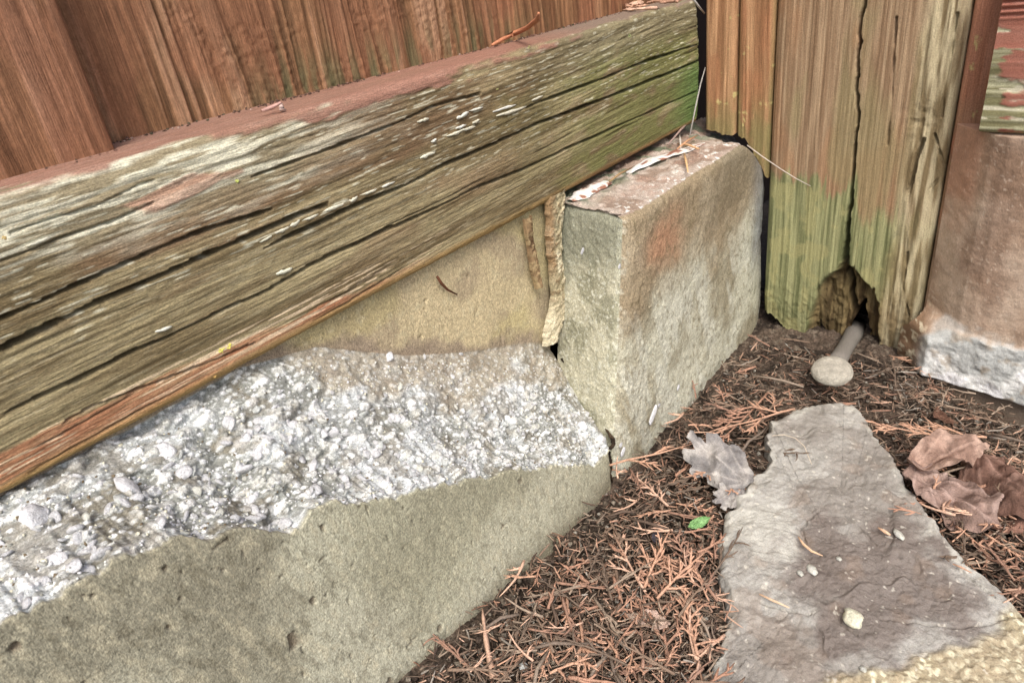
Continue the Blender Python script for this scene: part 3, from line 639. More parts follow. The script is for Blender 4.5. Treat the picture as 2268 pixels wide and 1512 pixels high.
inh = inpoly(Yw, Zw, hole); dH, _ = pdist(Yw, Zw, hole + [hole[0]])
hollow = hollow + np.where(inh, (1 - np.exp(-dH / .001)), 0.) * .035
ar = .0035 * np.exp(-(-ypos - .0015) / .0018) + .0060 * np.exp(-(ypos + .1135) / .0030)
Xr = PX + ar[:, None] - hp + crack + hollow + .004 * sstep(Zr, .03, -.01)
face = np.stack([Xr, Yr, Zr], -1)
up = sstep(Zr + (fbm(Yr * 60, Zr * 40, 191, 3) - .5) * .030 + (fbm(Yr * 500, Zr * 40, 1191, 2) - .5) * .020, .118 - .03 * sstep(Yr, -.062, -.068), .126 - .03 * sstep(Yr, -.062, -.068) + .012 * sstep(Yr, -.06, -.07))
gr_ = fbm(wv * 620, Zr * 16, 192, 3)
cu = mixc(S(134, 105, 76), S(162, 134, 102), sstep(gr_, .3, .65)); cu = mixc(cu, S(156, 112, 74), sstep(fbm(Yr * 40, Zr * 16, 193, 3), .5, .65) * .5)
cu = mixc(cu, S(140, 128, 86), sstep(fbm(Yr * 60, Zr * 14, 194, 3), .52, .66) * .6)
cl = mixc(S(104, 108, 66), S(146, 146, 98), sstep(gr_, .3, .65)); cl = mixc(cl, S(158, 152, 96), sstep(fbm(Yr * 120, Zr * 90, 195, 3), .52, .66) * .6)
cl = mixc(cl, S(150, 132, 88), sstep(Yr, -.07, -.09) * .65 * sstep(fbm(Yr * 60, Zr * 30, 196, 2), .3, .6))
cl = mixc(cl, S(128, 100, 64), sstep(Zr, .05, .02) * sstep(Yr, -.060, -.066) * .7)
c = mixc(cl, cu, up)
c = mixc(c, mixc(S(118, 100, 68), S(190, 176, 140), sstep(fbm(wv * 300, Zr * 30, 197, 3), .35, .65)), wr * .8)

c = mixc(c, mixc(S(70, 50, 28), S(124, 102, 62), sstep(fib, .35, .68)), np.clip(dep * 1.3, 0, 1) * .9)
c = mixc(c, S(24, 17, 12), np.where(inh, 1 - np.exp(-dH / .0008), 0.))      # hole in the rotten foot painted near-black for its deep shade
# sides going back
def ret(face_row, xs_, yoff): return np.stack([np.stack([np.full(face_row.shape[0], xx), np.full(face_row.shape[0], face_row[:, 1].mean() + yo), face_row[:, 2]], -1) for xx, yo in zip(xs_, yoff)], 0)
Ls = ret(face[0], [.33, .28, .245, .2385], [0, 0, 0, .0]); Rs = ret(face[-1], [.2415, .25, .28, .33], [-.0005, -.001, -.001, -.001])
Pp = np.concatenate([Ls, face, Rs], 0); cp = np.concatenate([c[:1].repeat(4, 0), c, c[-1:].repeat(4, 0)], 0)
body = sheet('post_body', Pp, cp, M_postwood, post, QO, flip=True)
# dark heart behind the hollow so the hole ends in wood
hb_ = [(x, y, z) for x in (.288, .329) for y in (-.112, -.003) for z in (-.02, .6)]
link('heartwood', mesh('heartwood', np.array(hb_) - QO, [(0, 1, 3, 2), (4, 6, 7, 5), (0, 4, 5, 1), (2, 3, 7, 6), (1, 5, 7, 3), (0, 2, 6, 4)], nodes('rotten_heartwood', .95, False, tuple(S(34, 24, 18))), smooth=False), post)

def batten(y0, y1, zbf, seed, tone, x0=PX, depth=.098):
    ys = np.concatenate([np.arange(y0, y1, .00055), [y1]]); zb_ = zbf(ys) + (vn(ys * 700, ys * 0, seed) - .5) * .0025
    t = np.linspace(0, 1, 200); Z_ = zb_[:, None] + (.262 - zb_[:, None]) * t[None]
    Z_ = np.concatenate([Z_, np.linspace(.262, ztop, 16)[None, 1:].repeat(len(ys), 0)], 1); Y_ = np.broadcast_to(ys[:, None], Z_.shape)
    w = Y_ + (fbm(Y_ * 12, Z_ * 7, seed + 1, 2) - .5) * .005
    hh = (fbm(w * 750, Z_ * 12, seed + 2, 2) - .5) * .0009 + (fbm(w * 100, Z_ * 8, seed + 3, 2) - .5) * .0016
    e = np.minimum(Y_ - y0, y1 - Y_); X_ = x0 + .0026 * np.exp(-e / .0010) - hh
    g_ = fbm(w * 360, Z_ * 14, seed + 4, 3)
    c_ = mixc(tone[0], tone[1], sstep(g_, .3, .65)); c_ = mixc(c_, tone[2], sstep(fbm(Y_ * 70, Z_ * 22, seed + 5, 3), .5, .64) * .6)
    gl = np.clip(sstep(Z_, .195, .15) * sstep(fbm(Y_ * 120, Z_ * 60, seed + 6, 3), .3, .6) + sstep(np.minimum(Y_ - y0, y1 - Y_), .003, .0) * tone[4], 0, 1)
    c_ = mixc(c_, tone[3], gl * .75)
    c_ = mixc(c_, S(196, 188, 110), sstep(fbm(Y_ * 160, Z_ * 160, seed + 7, 4), .72, .78) * .6)
    if x0 > PX: c_ = mixc(c_, mixc(S(172, 142, 116), S(150, 120, 96), sstep(fbm(Y_ * 120, Z_ * 90, seed + 9, 3), .4, .6)), sstep(Z_ + (fbm(Y_ * 100, Z_ * 60, seed + 8, 3) - .5) * .04, .125, .09) * .85)
    f = np.stack([X_, Y_, Z_], -1)
    def r_(row, xx): q = row.copy(); q[:, 0] = xx; return q[None]
    f2 = np.concatenate([r_(f[0], x0 + depth), r_(f[0], x0 + .006), f, r_(f[-1], x0 + .006), r_(f[-1], x0 + depth)], 0); c2 = np.concatenate([c_[:1], c_[:1], c_, c_[-1:], c_[-1:]], 0)
    return sheet('batten', f2, c2, M_postwood, post, QO, flip=False)
tb = [S(146, 102, 64), S(182, 136, 92), S(164, 108, 68), S(120, 116, 66), .0]
batten(.0258, .0495, lambda y: np.interp(y, [.0258, .035, .05], [.1515, .1525, .156]), 210, tb)
batten(-.0002, .0244, lambda y: np.interp(y, [0, .008, .018, .0244], [.120, .136, .150, .1525]), 220, tb[:4] + [.6])
# painted cover strip on the right flank of the post
sb = batten(-.1365, -.1148, lambda y: y * 0 - .010, 230, [S(172, 112, 80), S(190, 130, 98), S(180, 118, 88), S(150, 120, 88), .1], x0=.2345)
sb.name = 'cover_strip'; sb.data.name = 'cover_strip'; sb['label'] = 'smooth red-brown painted strip'

# ------------------------------------------------------------------ right concrete board and right fence rail
def wallR(y): return .2050 + .10 * (y + .134)                             # the right wall leans in slightly towards the camera
RO = np.array([.22, -.25, 0])
ys = np.concatenate([[-.1030], -spacing(.1035, .26, .0007, .0008), np.linspace(-.27, -.5, 20)])
zs2 = np.concatenate([np.arange(-.05, .1632, .00075)])
Yq, Zq = np.meshgrid(ys, zs2, indexing='ij')
bl = np.interp(Yq, [-.30, -.19, -.150, -.134, -.122, -.112, -.103], [.034, .033, .035, .034, .026, .016, .006]) + (fbm(Yq * 70, Yq * 0, 241, 3) - .5) * .007
bb = np.interp(Yq, [-.5, -.19, -.117], [-.010, -.006, -.0020])
low = sstep(Zq, bl + .0012, bl - .0012) * sstep(Zq, bb - .0015, bb + .001)
base_l = sstep(Zq, bb + .001, bb - .0015)
hq = (fbm(Yq * 30, Zq * 30, 242, 3) - .5) * .0022 + (fbm(Yq * 200, Zq * 200, 243, 3) - .5) * .0009 + low * (.0026 + (fbm(Yq * 120, Zq * 120, 244, 5) - .5) * .0042) - base_l * .004
Xq = wallR(Yq) - hq + np.interp(Yq, [-.156, -.148, -.140, -.130, -.1165, -.103], [0, .001, .0045, .013, .0265, .030]) * sstep(Zq, .026, .042)  + np.interp(Yq, [-.125, -.103], [0, .020]) * (1 - sstep(Zq, .026, .042)) 
cq = mixc(S(160, 132, 110), S(178, 154, 134), sstep(fbm(Yq * 28, Zq * 28, 245, 4), .38, .62))
cq = mixc(cq, S(128, 98, 78), sstep(fbm(Yq * 40 + 4, Zq * 22, 246, 3), .52, .68) * .6)
cq = mixc(cq, S(196, 176, 158), sstep(fbm(Yq * 520, Zq * 520, 247, 2), .74, .82) * .5)
cq = cq * (1 + .25 * sstep(Yq, -.15, -.13))[..., None]; cq = mixc(cq, S(190, 128, 96), sstep(Zq + (fbm(Yq * 90, Zq * 60, 1248, 3) - .5) * .05, .09, .125) * sstep(Yq, -.139, -.130) * .45)  # bevel colour lightened to make up for the shade on it
wq = sstep(fbm(Yq * 80, Zq * 80, 248, 4) + (bl + .006 - Zq) * 40, .45, .7) * sstep(Yq, -.122, -.128)
cw = mixc(S(172, 174, 174), S(222, 222, 222), sstep(fbm(Yq * 60, Zq * 60, 249, 4), .4, .62))
cw = mixc(cw, S(150, 130, 106), sstep(fbm(Yq * 130, Zq * 130, 250, 3), .60, .74) * .6)
cq = mixc(cq, cw, np.clip(np.maximum(low, wq * .6), 0, 1) * sstep(Yq, -.113, -.122)); cq = mixc(cq, S(118, 102, 88), base_l)
cq = mixc(cq, mixc(S(120, 90, 62), S(196, 184, 156), sstep(fbm(Yq * 420, Zq * 420, 251, 2), .55, .65)), sstep(Yq, -.126, -.117) * .8 * sstep(Zq, .05, .03))
PR = np.stack([Xq, Yq, Zq], -1); back = PR[:, -1:].copy(); back[..., 0] = .27; PR = np.concatenate([PR, back], 1); cq = np.concatenate([cq, cq[:, -1:]], 1)
kpm = np.concatenate([Yq, Yq[:, -1:]], 1) < -.1035 - .0130 * sstep(np.concatenate([Zq, Zq[:, -1:]], 1), .018, .040)
kb = sheet('concrete_gravel_board', PR, cq, M_concrete, None, RO, flip=True, keep=kpm)
props(kb, 'brown-stained concrete gravel board with a whitish rough foot, right of the rotten post', 'gravel board')

fr = empty('board_fence', (.24, -.3, .16), 'second fence right of the post, only its flaking red low rail in view', 'fence')
FO = np.array([.24, -.3, .16])
ys = np.concatenate([-spacing(.1315, .22, .0006, .0008), np.linspace(-.23, -.5, 12)])
prof = np.array([(.05, .2600), (.012, .2600)] + [(.0015, .2592), (0, .2575)] + [(0, z) for z in np.arange(.257, .166, -.0007)] + [(.0006, .1655), (.003, .1640), (.05, .1640)])
Yq = np.broadcast_to(ys[:, None], (len(ys), len(prof))); Zq = np.broadcast_to(prof[:, 1], Yq.shape)
hq = (fbm(Yq * 14, Zq * 420, 261, 3) - .5) * .0016 + (fbm(Yq * 20, Zq * 120, 262, 2) - .5) * .0030
pq = sstep(fbm(Yq * 70, Zq * 260, 263, 4) + (Zq - .188) * 12 - sstep(Yq, -.142, -.134) * .25, .40, .50)
ridg = sstep(Zq, .222, .228) * np.sin(Zq * 1900 + 3 * fbm(Yq * 30, Zq * 60, 264, 2)) * .0011
hq = (hq * (1 - .6 * pq) + pq * .0004 + ridg) * ((prof[:, 0] < .001) | (prof[:, 1] < .25))
cq = mixc(S(120, 116, 78), S(168, 166, 132), sstep(fbm(Yq * 30, Zq * 600, 265, 3), .35, .65)); cq = mixc(cq, S(206, 200, 176), sstep(fbm(Yq * 80, Zq * 400, 266, 2), .64, .72) * .8)
cq = mixc(cq, mixc(S(150, 82, 66), S(172, 104, 88), fbm(Yq * 60, Zq * 60, 267, 3)), pq * .92)
PR = np.stack([wallR(Yq) + .004 + prof[:, 0] - hq, Yq, Zq], -1)
sheet('rail', PR, cq, M_railwood, fr, FO, flip=False)
def boxm(name, a, b, mat, o=(0, 0, 0)):
    v_ = [(x - o[0], y - o[1], z - o[2]) for x in (a[0], b[0]) for y in (a[1], b[1]) for z in (a[2], b[2])]
    return mesh(name, v_, [(0, 1, 3, 2), (4, 6, 7, 5), (0, 4, 5, 1), (2, 3, 7, 6), (1, 5, 7, 3), (0, 2, 6, 4)], mat, np.tile(S(132, 80, 56), (8, 1)), smooth=False)
for k in range(3): link('board', boxm('board', (.232 + .003 * (k % 2), -.128 - .125 * (k + 1), .262), (.246, -.130 - .125 * k, .62), M_boardwood, FO), fr)
link('lower_board', boxm('lower_board', (.236, -.5, .1585), (.250, -.132, .262), M_boardwood, FO), fr)

# ------------------------------------------------------------------ stone slab
ZS = .011; SO = np.array([.03, -.16, 0])
outl = [(1870, 882), (1905, 905), (1938, 950), (1975, 1010), (2005, 1060), (2045, 1110), (2090, 1180), (2150, 1245), (2205, 1290), (2240, 1325), (2300, 1385), (2380, 1520), (2500, 1900), (1900, 2000), (1540, 1700), (1572, 1512), (1590, 1440), (1612, 1375), (1606, 1310), (1588, 1245), (1592, 1190), (1606, 1130), (1640, 1090), (1660, 1050), (1690, 1038), (1702, 1010), (1698, 965), (1712, 930), (1765, 900), (1825, 888)]
op = [tuple(onplane(px, py, 2, ZS)[:2]) for px, py in outl]
dense = []
for i in range(len(op)):
    a = np.array(op[i]); b = np.array(op[(i + 1) % len(op)]); n = max(2, int(np.linalg.norm(b - a) / .0008))
    for k in range(n): dense.append(a + (b - a) * k / n)
dense = np.array(dense); nrm_ = np.roll(dense, -1, 0) - np.roll(dense, 1, 0); nrm_ = np.stack([nrm_[:, 1], -nrm_[:, 0]], -1) / np.linalg.norm(nrm_, axis=1)[:, None]
dense = dense + nrm_ * ((fbm(dense[:, 0] * 160, dense[:, 1] * 160, 271, 4) - .5) * .0065)[:, None]
cen = dense.mean(0) * .6 + np.array(op[5]) * .2 + np.array(op[20]) * .2
rr = np.r_[np.linspace(0, .95, 230)[1:], .965, .98, .99, .997]
SX = cen[0] + (dense[:, 0] - cen[0])[:, None] * rr[None]; SY = cen[1] + (dense[:, 1] - cen[1])[:, None] * rr[None]
# far (hidden) parts coarser is not needed; relief
ed = (1 - rr)[None] * np.hypot(dense[:, 0] - cen[0], dense[:, 1] - cen[1])[:, None]
def slab_relief(x, y):
    t = fbm(x * 22, y * 22, 272, 3); u = fbm(x * 38 + 4, y * 38, 273, 2)
    h_ = (t - .5) * .006 + (sstep(u, .50, .54) - .5) * .0012 + (fbm(x * 60, y * 60, 1273, 3) - .5) * .003 + (fbm(x * 140, y * 140, 274, 3) - .5) * .0022 + (fbm(x * 600, y * 600, 275, 2) - .5) * .0007
    return h_ - .0008
SZ = ZS + slab_relief(SX, SY)
px_, py_ = SX, SY
yl = onplane(1760, 1512, 2, ZS); yr_ = onplane(2268, 1320, 2, ZS); dv = yr_[:2] - yl[:2]; sd_ = ((SX - yl[0]) * dv[1] - (SY - yl[1]) * dv[0]) / np.linalg.norm(dv)   # >0 nearer than the line
yel = sstep(sd_ + (fbm(SX * 60, SY * 60, 276, 3) - .5) * .02, .004, .012)
ridge_c = [[(1770, 1165), (1790, 1145), (1815, 1128)], [(1770, 1165), (1790, 1200), (1830, 1228)], [(1820, 1135), (1870, 1140), (1910, 1170), (1940, 1200)], [(1950, 1370), (2010, 1378), (2060, 1385), (2120, 1388), (2180, 1378), (2268, 1360)], [(2100, 1240), (2150, 1280), (2200, 1320)], [(1850, 1345), (1865, 1380), (1900, 1405)], [(1690, 1330), (1745, 1345), (1800, 1360)]]
for k, q in enumerate(ridge_c):
    d, t = pdist(SX, SY + (fbm(SX * 200, SY * 200, 277, 2) - .5) * .003, [tuple(onplane(*w_, 2, ZS)[:2]) for w_ in q]); SZ = SZ - np.clip(1 - (d / .0009) ** 2, 0, 1) ** .5 * .0016 * (.4 + .6 * vn(t * 12, t * 0, 77))
SZ = SZ + yel * ((fbm(SX * 420, SY * 420, 278, 3) - .5) * .0022 + .001)
SZ = SZ - .0022 * np.exp(-ed / .0010) - .0035 * (1 - sstep(ed, 0, .0035)) * fbm(SX * 150, SY * 150, 279, 2)
cs = mixc(S(158, 155, 150), S(136, 130, 124), sstep(fbm(SX * 24, SY * 24, 281, 4), .40, .62))
dk = np.array(onplane(1930, 1280, 2, ZS)[:2]); dd = np.hypot((SX - dk[0]) / .055, (SY - dk[1]) / .042); cs = mixc(cs, S(112, 100, 94), sstep(dd + (fbm(SX * 70, SY * 70, 282, 5) - .5) * 1.4, 1.1, .6) * .85)
cs = mixc(cs, S(182, 180, 172), sstep(ed + (fbm(SX * 120, SY * 120, 283, 3) - .5) * .02, .011, .003) * sstep(fbm(SX * 60, SY * 60, 284, 2), .35, .55) * .7)
lb = np.array(onplane(1680, 1170, 2, ZS)[:2]); d2 = np.hypot(SX - lb[0], SY - lb[1]); cs = mixc(cs, S(180, 178, 170), sstep(d2 + (fbm(SX * 90, SY * 90, 285, 3) - .5) * .03, .03, .008) * .6)
cs = mixc(cs, S(134, 114, 98), sstep(fbm(SX * 80 + 5, SY * 80, 286, 3), .62, .76) * .35)
cy = mixc(S(158, 144, 112), S(224, 216, 182), sstep(fbm(SX * 520, SY * 520, 287, 3), .48, .68)); cy = mixc(cy, S(160, 142, 112), sstep(fbm(SX * 60, SY * 60, 1287, 3), .4, .6) * .6); cs = mixc(cs, cy, yel * .9)
cs = mixc(cs, S(200, 194, 182), sstep(fbm(SX * 420, SY * 420, 288, 2), .80, .86) * .6)
skirt = []; skc = []
for q, dz in ((1.000, -.004), (1.002, -.009), (.990, -.022)):
    skirt.append(np.stack([cen[0] + (dense[:, 0] - cen[0]) * q, cen[1] + (dense[:, 1] - cen[1]) * q, SZ[:, -1] + dz], -1)); skc.append(cs[:, -1] * .95)
PS = np.concatenate([np.stack([SX, SY, SZ], -1), np.stack(skirt, 1)], 1); cS = np.concatenate([cs, np.stack(skc, 1)], 1)
PS = np.concatenate([PS, PS[:1]], 0); cS = np.concatenate([cS, cS[:1]], 0)
slab = sheet('stone_slab', PS, cS, M_stone, None, SO, flip=True)
props(slab, 'flat broken grey-brown stone slab with jagged left edge lying on the soil in the lower right', 'stone slab')
def slab_z(x, y): return ZS + float(slab_relief(np.array([x]), np.array([y]))[0])
def in_slab(x, y): return bool(inpoly(np.array([x]), np.array([y]), [tuple(q) for q in dense[::4]])[0])

# pebbles lying on the slab
def thing_at(me, name, px, py, s, z, label, cat, rot=(0, 0, 0), group=None):
    p = onplane(px, py, 2, z); o = link(name, me, None, tuple(p)); o.scale = s; o.rotation_euler = rot; return props(o, label, cat, group)
PB1 = pebble_mesh('pebble', 71, 3, (222, 216, 190), .75)
for px, py, s, lab in [(1888, 1368, (.0046, .0040, .0036), 'largest cream knobbly pebble resting on the stone slab near the yellowish corner'),
                       (1798, 1260, (.0043, .0026, .0020), 'flattish cream pebble half sunk in the dark patch of the slab'),
                       (1772, 1268, (.0024, .0016, .0013), 'small buff pebble just left of the flattish cream pebble on the slab'),
                       (1858, 1236, (.0017, .0015, .0014), 'tiny bright white pebble above the flattish cream pebble on the slab'),
                       (1990, 1182, (.0048, .0022, .0018), 'flat pale grey stone chip on the slab beside a bit of orange needle'),
                       (1160, 1475, (.0026, .0022, .0018), 'small beige pebble among the litter near the bottom edge of the photo'),
                       (1912, 1480, (.0018, .0016, .0012), 'tiny pale grain on the bright yellowish corner of the slab')]:
    p = onplane(px, py, 2, ZS); z = slab_z(p[0], p[1]) + s[2] * .45 if in_slab(p[0], p[1]) else float(ground_z(p[0], p[1])) + .003
    me = PB1 if px == 1888 else PEB[(5, 3, 5, 6)[(px + py) % 4]]; thing_at(me, 'pebble', px, py, s, z, lab, 'pebble', (.1, .2, .6))

# round-headed knob on a grey stalk under the hollow of the post
kc = onplane(1842, 822, 2, .022); kt = onplane(1893, 735, 0, .252)
kn = empty('mushroom', (kc[0], kc[1], 0), 'pale round-headed mushroom-like knob on a grey stalk poking out of the hollow post foot', 'mushroom')
hd = pebble_mesh('cap', 88, 4, (158, 152, 140), .42)
ho = link('cap', hd, kn, (0, 0, kc[2]))
s_ = .0126
hd.polygons.foreach_set('use_smooth', np.ones(len(hd.polygons), bool)); me = hd; cv = np.empty(len(me.vertices) * 3); me.vertices.foreach_get('co', cv); cv = cv.reshape(-1, 3); cv = cv / np.linalg.norm(cv, axis=1)[:, None] * (1 + .16 * (np.linalg.norm(cv / [1.15, 1, .42], axis=1) - 1))[:, None]; cv[:, 2] *= .52; me.vertices.foreach_set('co', cv.ravel()); me.update()
vdir = unit(CPOS - kc); q = Vector(unit(vdir * .8 + np.array([0, 0, .6]))).to_track_quat('Z', 'Y'); ho.rotation_mode = 'QUATERNION'; ho.rotation_quaternion = q; ho.scale = (s_ * 1.0, s_ * .86, s_ * .86)
kd_ = kt - kc; pth = [np.array([0, 0, kc[2]]) + kd_ * t for t in (.08, .3, .5, .7, .9, 1.15)]
V_, F_ = tube(pth, [.0066, .0060, .0056, .0058, .0066, .008], 14)
link('stalk', mesh('stalk', V_, F_, M_pebble, np.tile(S(128, 122, 116), (len(V_), 1))), kn)

# ------------------------------------------------------------------ leaves
def leaf_mesh(outline, seed, curl, col1, col2, veins=5, thick=.0004, fold=0.):
    """lobed dry leaf: outline in a unit square, crumpled, with thickness"""
    r = np.random.default_rng(seed); n = 64
    O = np.array(outline, float); k = len(O); per = np.r_[0, np.cumsum(np.linalg.norm(np.roll(O, -1, 0) - O, axis=1))]; tt_ = np.linspace(0, per[-1], n * 2, endpoint=False)
    OO = np.concatenate([O, O[:1]]); bx_ = np.interp(tt_, per, OO[:, 0]); by_ = np.interp(tt_, per, OO[:, 1])
    bx_ = bx_ + (vn(tt_ * 14, tt_ * 0, seed) - .5) * .05; by_ = by_ + (vn(tt_ * 14, tt_ * 0 + 3, seed) - .5) * .05
    rr_ = np.linspace(0, 1, 26); cx_, cy_ = bx_.mean(), by_.mean()
    X_ = cx_ + (bx_ - cx_)[:, None] * rr_; Y_ = cy_ + (by_ - cy_)[:, None] * rr_
    Z_ = (fbm(X_ * 2.2 + seed, Y_ * 2.2, seed + 1, 3) - .5) * curl + fold * np.abs(Y_ + .1 * X_) + .12 * curl * np.hypot(X_, Y_) ** 2
    ang = np.arctan2(Y_ + 0, X_ + .55); vein = np.zeros(X_.shape)
    for a in np.linspace(-.9, .9, veins): vein = np.maximum(vein, np.exp(-((ang - a) * np.hypot(X_ + .55, Y_) / .022) ** 2))
    Z_ = Z_ + vein * .022
    c_ = mixc(col1, col2, sstep(fbm(X_ * 3, Y_ * 3, seed + 2, 3), .35, .65)); c_ = mixc(c_, np.asarray(col2) * 1.25, vein * .5)
    Pt = np.stack([X_, Y_, Z_], -1); Pt = np.concatenate([Pt, Pt[:1]], 0); c_ = np.concatenate([c_, c_[:1]], 0)
    Pb = Pt[:, ::-1].copy(); Pb[..., 2] -= .012; Pt = np.concatenate([Pt, Pb], 1); c_ = np.concatenate([c_, c_[:, ::-1]], 1)
    f = gridfaces(Pt.shape[0], Pt.shape[1]); return mesh('dry_leaf', Pt, f, M_leaf, c_)
lobed = [(-.55, 0), (-.35, .12), (-.45, .42), (-.22, .34), (-.12, .55), (.06, .40), (.22, .62), (.34, .36), (.62, .42), (.55, .16), (.82, .02), (.55, -.14), (.62, -.40), (.34, -.34), (.20, -.60), (.04, -.38), (-.14, -.52), (-.22, -.30), (-.44, -.38), (-.36, -.10)]
fan = [(-.6, -.04), (-.5, .22), (-.28, .40), (-.05, .46), (.08, .38), (.2, .52), (.38, .50), (.42, .36), (.62, .40), (.72, .24), (.52, .12), (.78, .06), (.80, -.10), (.50, -.10), (.60, -.26), (.44, -.38), (.22, -.32), (.10, -.48), (-.14, -.44), (-.30, -.30), (-.5, -.22)]
oval = [(-.8, 0), (-.5, .26), (-.1, .38), (.3, .34), (.65, .18), (.9, 0), (.6, -.2), (.25, -.36), (-.15, -.40), (-.5, -.25)]
broad = [(-.7, .05), (-.5, .35), (-.2, .30), (0, .5), (.3, .42), (.55, .5), (.7, .2), (.9, .05), (.75, -.2), (.5, -.45), (.2, -.32), (-.1, -.5), (-.4, -.35), (-.6, -.2)]
def put_leaf(me, px, py, z, s, rot, label, name='dry_leaf', cat='leaf'):
    p = onplane(px, py, 2, z); o = link(name, me, None, tuple(p)); o.scale = (s, s, s); o.rotation_euler = rot; return props(o, label, cat)
def put_leaf2(me, p0, p1, z0, z1, label, lean=.5, s=1., name='dry_leaf'):
    """stem at pixel p0, tip at pixel p1; lean 0 = flat on the ground, 1 = turned fully to where the photographer stood"""
    a = onplane(*p0, 2, z0); b = onplane(*p1, 2, z1); ax = unit(b - a); nn = unit(np.array([0, 0, 1.]) * (1 - lean) + unit(CPOS - a) * lean)
    yv = unit(np.cross(nn, ax)); nn = np.cross(ax, yv); L = np.linalg.norm(b - a) / 1.4 * s; o = link(name, me, None, tuple((a + b) / 2))
    o.rotation_euler = Matrix([[ax[i], yv[i], nn[i]] for i in range(3)]).to_euler(); o.scale = (L, L, L); return props(o, label, 'leaf')
put_leaf2(leaf_mesh(fan, 301, .5, S(126, 122, 122), S(166, 160, 156)), (1658, 1075), (1548, 985), .011, .024, 'grey lobed dead leaf lying on the litter against the left edge of the slab', .75, 1.25)
put_leaf2(leaf_mesh(fan, 321, .42, S(140, 134, 134), S(170, 164, 160)), (1650, 1070), (1585, 1112), .012, .010, 'lower lobe scrap of grey dead leaf under the larger grey leaf by the slab', .4)
put_leaf2(leaf_mesh(broad, 302, .7, S(134, 108, 98), S(178, 150, 140), fold=.1), (2000, 1020), (2200, 1165), .012, .010, 'crumpled pinkish-brown dead leaf overlapping the right edge of the slab', .2, .85)
put_leaf2(leaf_mesh(oval, 303, .8, S(136, 106, 92), S(176, 144, 128), fold=.2), (2000, 1030), (2185, 985), .016, .018, 'curled tan dead leaf behind the crumpled pinkish one, below the forked conifer spray', .35, .85)
put_leaf2(leaf_mesh(broad, 304, .9, S(104, 74, 62), S(148, 114, 100), fold=.25), (2150, 1010), (2290, 1140), .008, .012, 'dark russet folded dead leaf at the right edge of the photo', .35)
put_leaf2(leaf_mesh(broad, 324, .8, S(110, 76, 62), S(140, 100, 84), fold=.3), (2180, 1180), (2300, 1100), .000, .006, 'dark brown dead leaf under the russet one at the right edge', .4)
put_leaf(leaf_mesh(oval, 305, .6, S(96, 66, 52), S(124, 88, 70)), 2090, 925, .004, .014, (.2, .2, .5), 'dark brown leaf scrap under litter at the foot of the gravel board')
put_leaf(leaf_mesh(oval, 306, .4, S(196, 164, 148), S(210, 180, 160), fold=.5), 1435, 1380, .010, .0135, (.3, .1, 1.75), 'small narrow pink-tan leaf standing among orange sprigs near the slab')
put_leaf(leaf_mesh(oval, 308, .2, S(70, 62, 70), S(92, 84, 92)), 1455, 1190, .009, .008, (.5, .3, .2), 'small dark purplish scrap of leaf left of the green leaf')
gl = put_leaf(leaf_mesh(oval, 307, .15, S(120, 178, 96), S(146, 200, 120)), 1547, 1157, .014, .0078, (.45, -.35, -.85), 'tiny fresh green oval leaf on the orange litter', 'green_leaf')
wt = put_leaf(leaf_mesh(oval, 309, .2, S(186, 186, 182), S(200, 198, 192)), 1748, 770, .006, .007, (1.0, -.2, .9), 'narrow white flake standing in litter under the left corner of the post')

# ------------------------------------------------------------------ conifer litter
def sprig_arrays(L, seed, dens=1., sub=True, w0=.0008, bend=.25):
    """flat dead conifer spray: bent axis, alternate branchlets, smaller tips on those"""
    r = np.random.default_rng(seed); V_ = []; F_ = []
    def br(p0, ang, ln, w, lev):
        n = 6 if lev == 0 else 4; pts = []; p = np.array(p0, float); a = ang; cv_ = r.uniform(-bend, bend) * (1.0 if lev == 0 else 1.6)
        zc_ = r.uniform(-.25, .25)
        for i in range(n + 1):
            pts.append(p.copy()); a += cv_ / n; p = p + np.array([math.cos(a), math.sin(a), zc_ * math.sin(i * 1.3) * .5]) * ln / n
        rad = [w * (1 - .55 * i / n) * (1.12 if i % 2 else .9) for i in range(n + 1)]; rad[-1] *= .45
        v_, f_ = tube(pts, rad, 4); b = len(V_); V_.extend(v_); F_.extend([tuple(q + b for q in ff) for ff in f_])
        return pts, a
    pts, a = br((0, 0, 0), 0, L, w0, 0)
    if dens > 0:
        k = max(3, int(L / .0042 * dens)); P_ = np.array(pts)
        for i in range(k):
            t = .18 + .78 * i / k; idx = t * (len(P_) - 1); i0 = int(idx); p = P_[i0] + (P_[i0 + 1] - P_[i0]) * (idx - i0); d = P_[i0 + 1] - P_[i0]; a0 = math.atan2(d[1], d[0])
            sg = 1 if i % 2 else -1; ln = L * (.42 - .28 * t) * r.uniform(.6, 1.15)
            if r.random() < .15: continue
            q, _ = br(p, a0 + sg * r.uniform(.5, .8), ln, w0 * .85, 1)
            if sub and ln > .007:
                Q = np.array(q)
                for m_ in range(int(ln / .004)):
                    tq = .3 + .55 * m_ / max(1, int(ln / .004)); ix = tq * (len(Q) - 1); i1 = int(ix); pp = Q[i1] + (Q[i1 + 1] - Q[i1]) * (ix - i1); dd_ = Q[i1 + 1] - Q[i1]
                    br(pp, math.atan2(dd_[1], dd_[0]) + (1 if m_ % 2 else -1) * r.uniform(.4, .7), ln * .4 * r.uniform(.6, 1.1), w0 * .75, 2)
    return np.array(V_), F_
def sprig_mesh(L, seed, col, **k):
    v_, f_ = sprig_arrays(L, seed, **k); r = np.random.default_rng(seed); c_ = np.tile(S(*col), (len(v_), 1)) * (1 + .35 * (vn(v_[:, 0] * 300, v_[:, 1] * 300, seed) - .5))[:, None]
    return mesh('conifer_sprig', v_, f_, M_litter, c_)
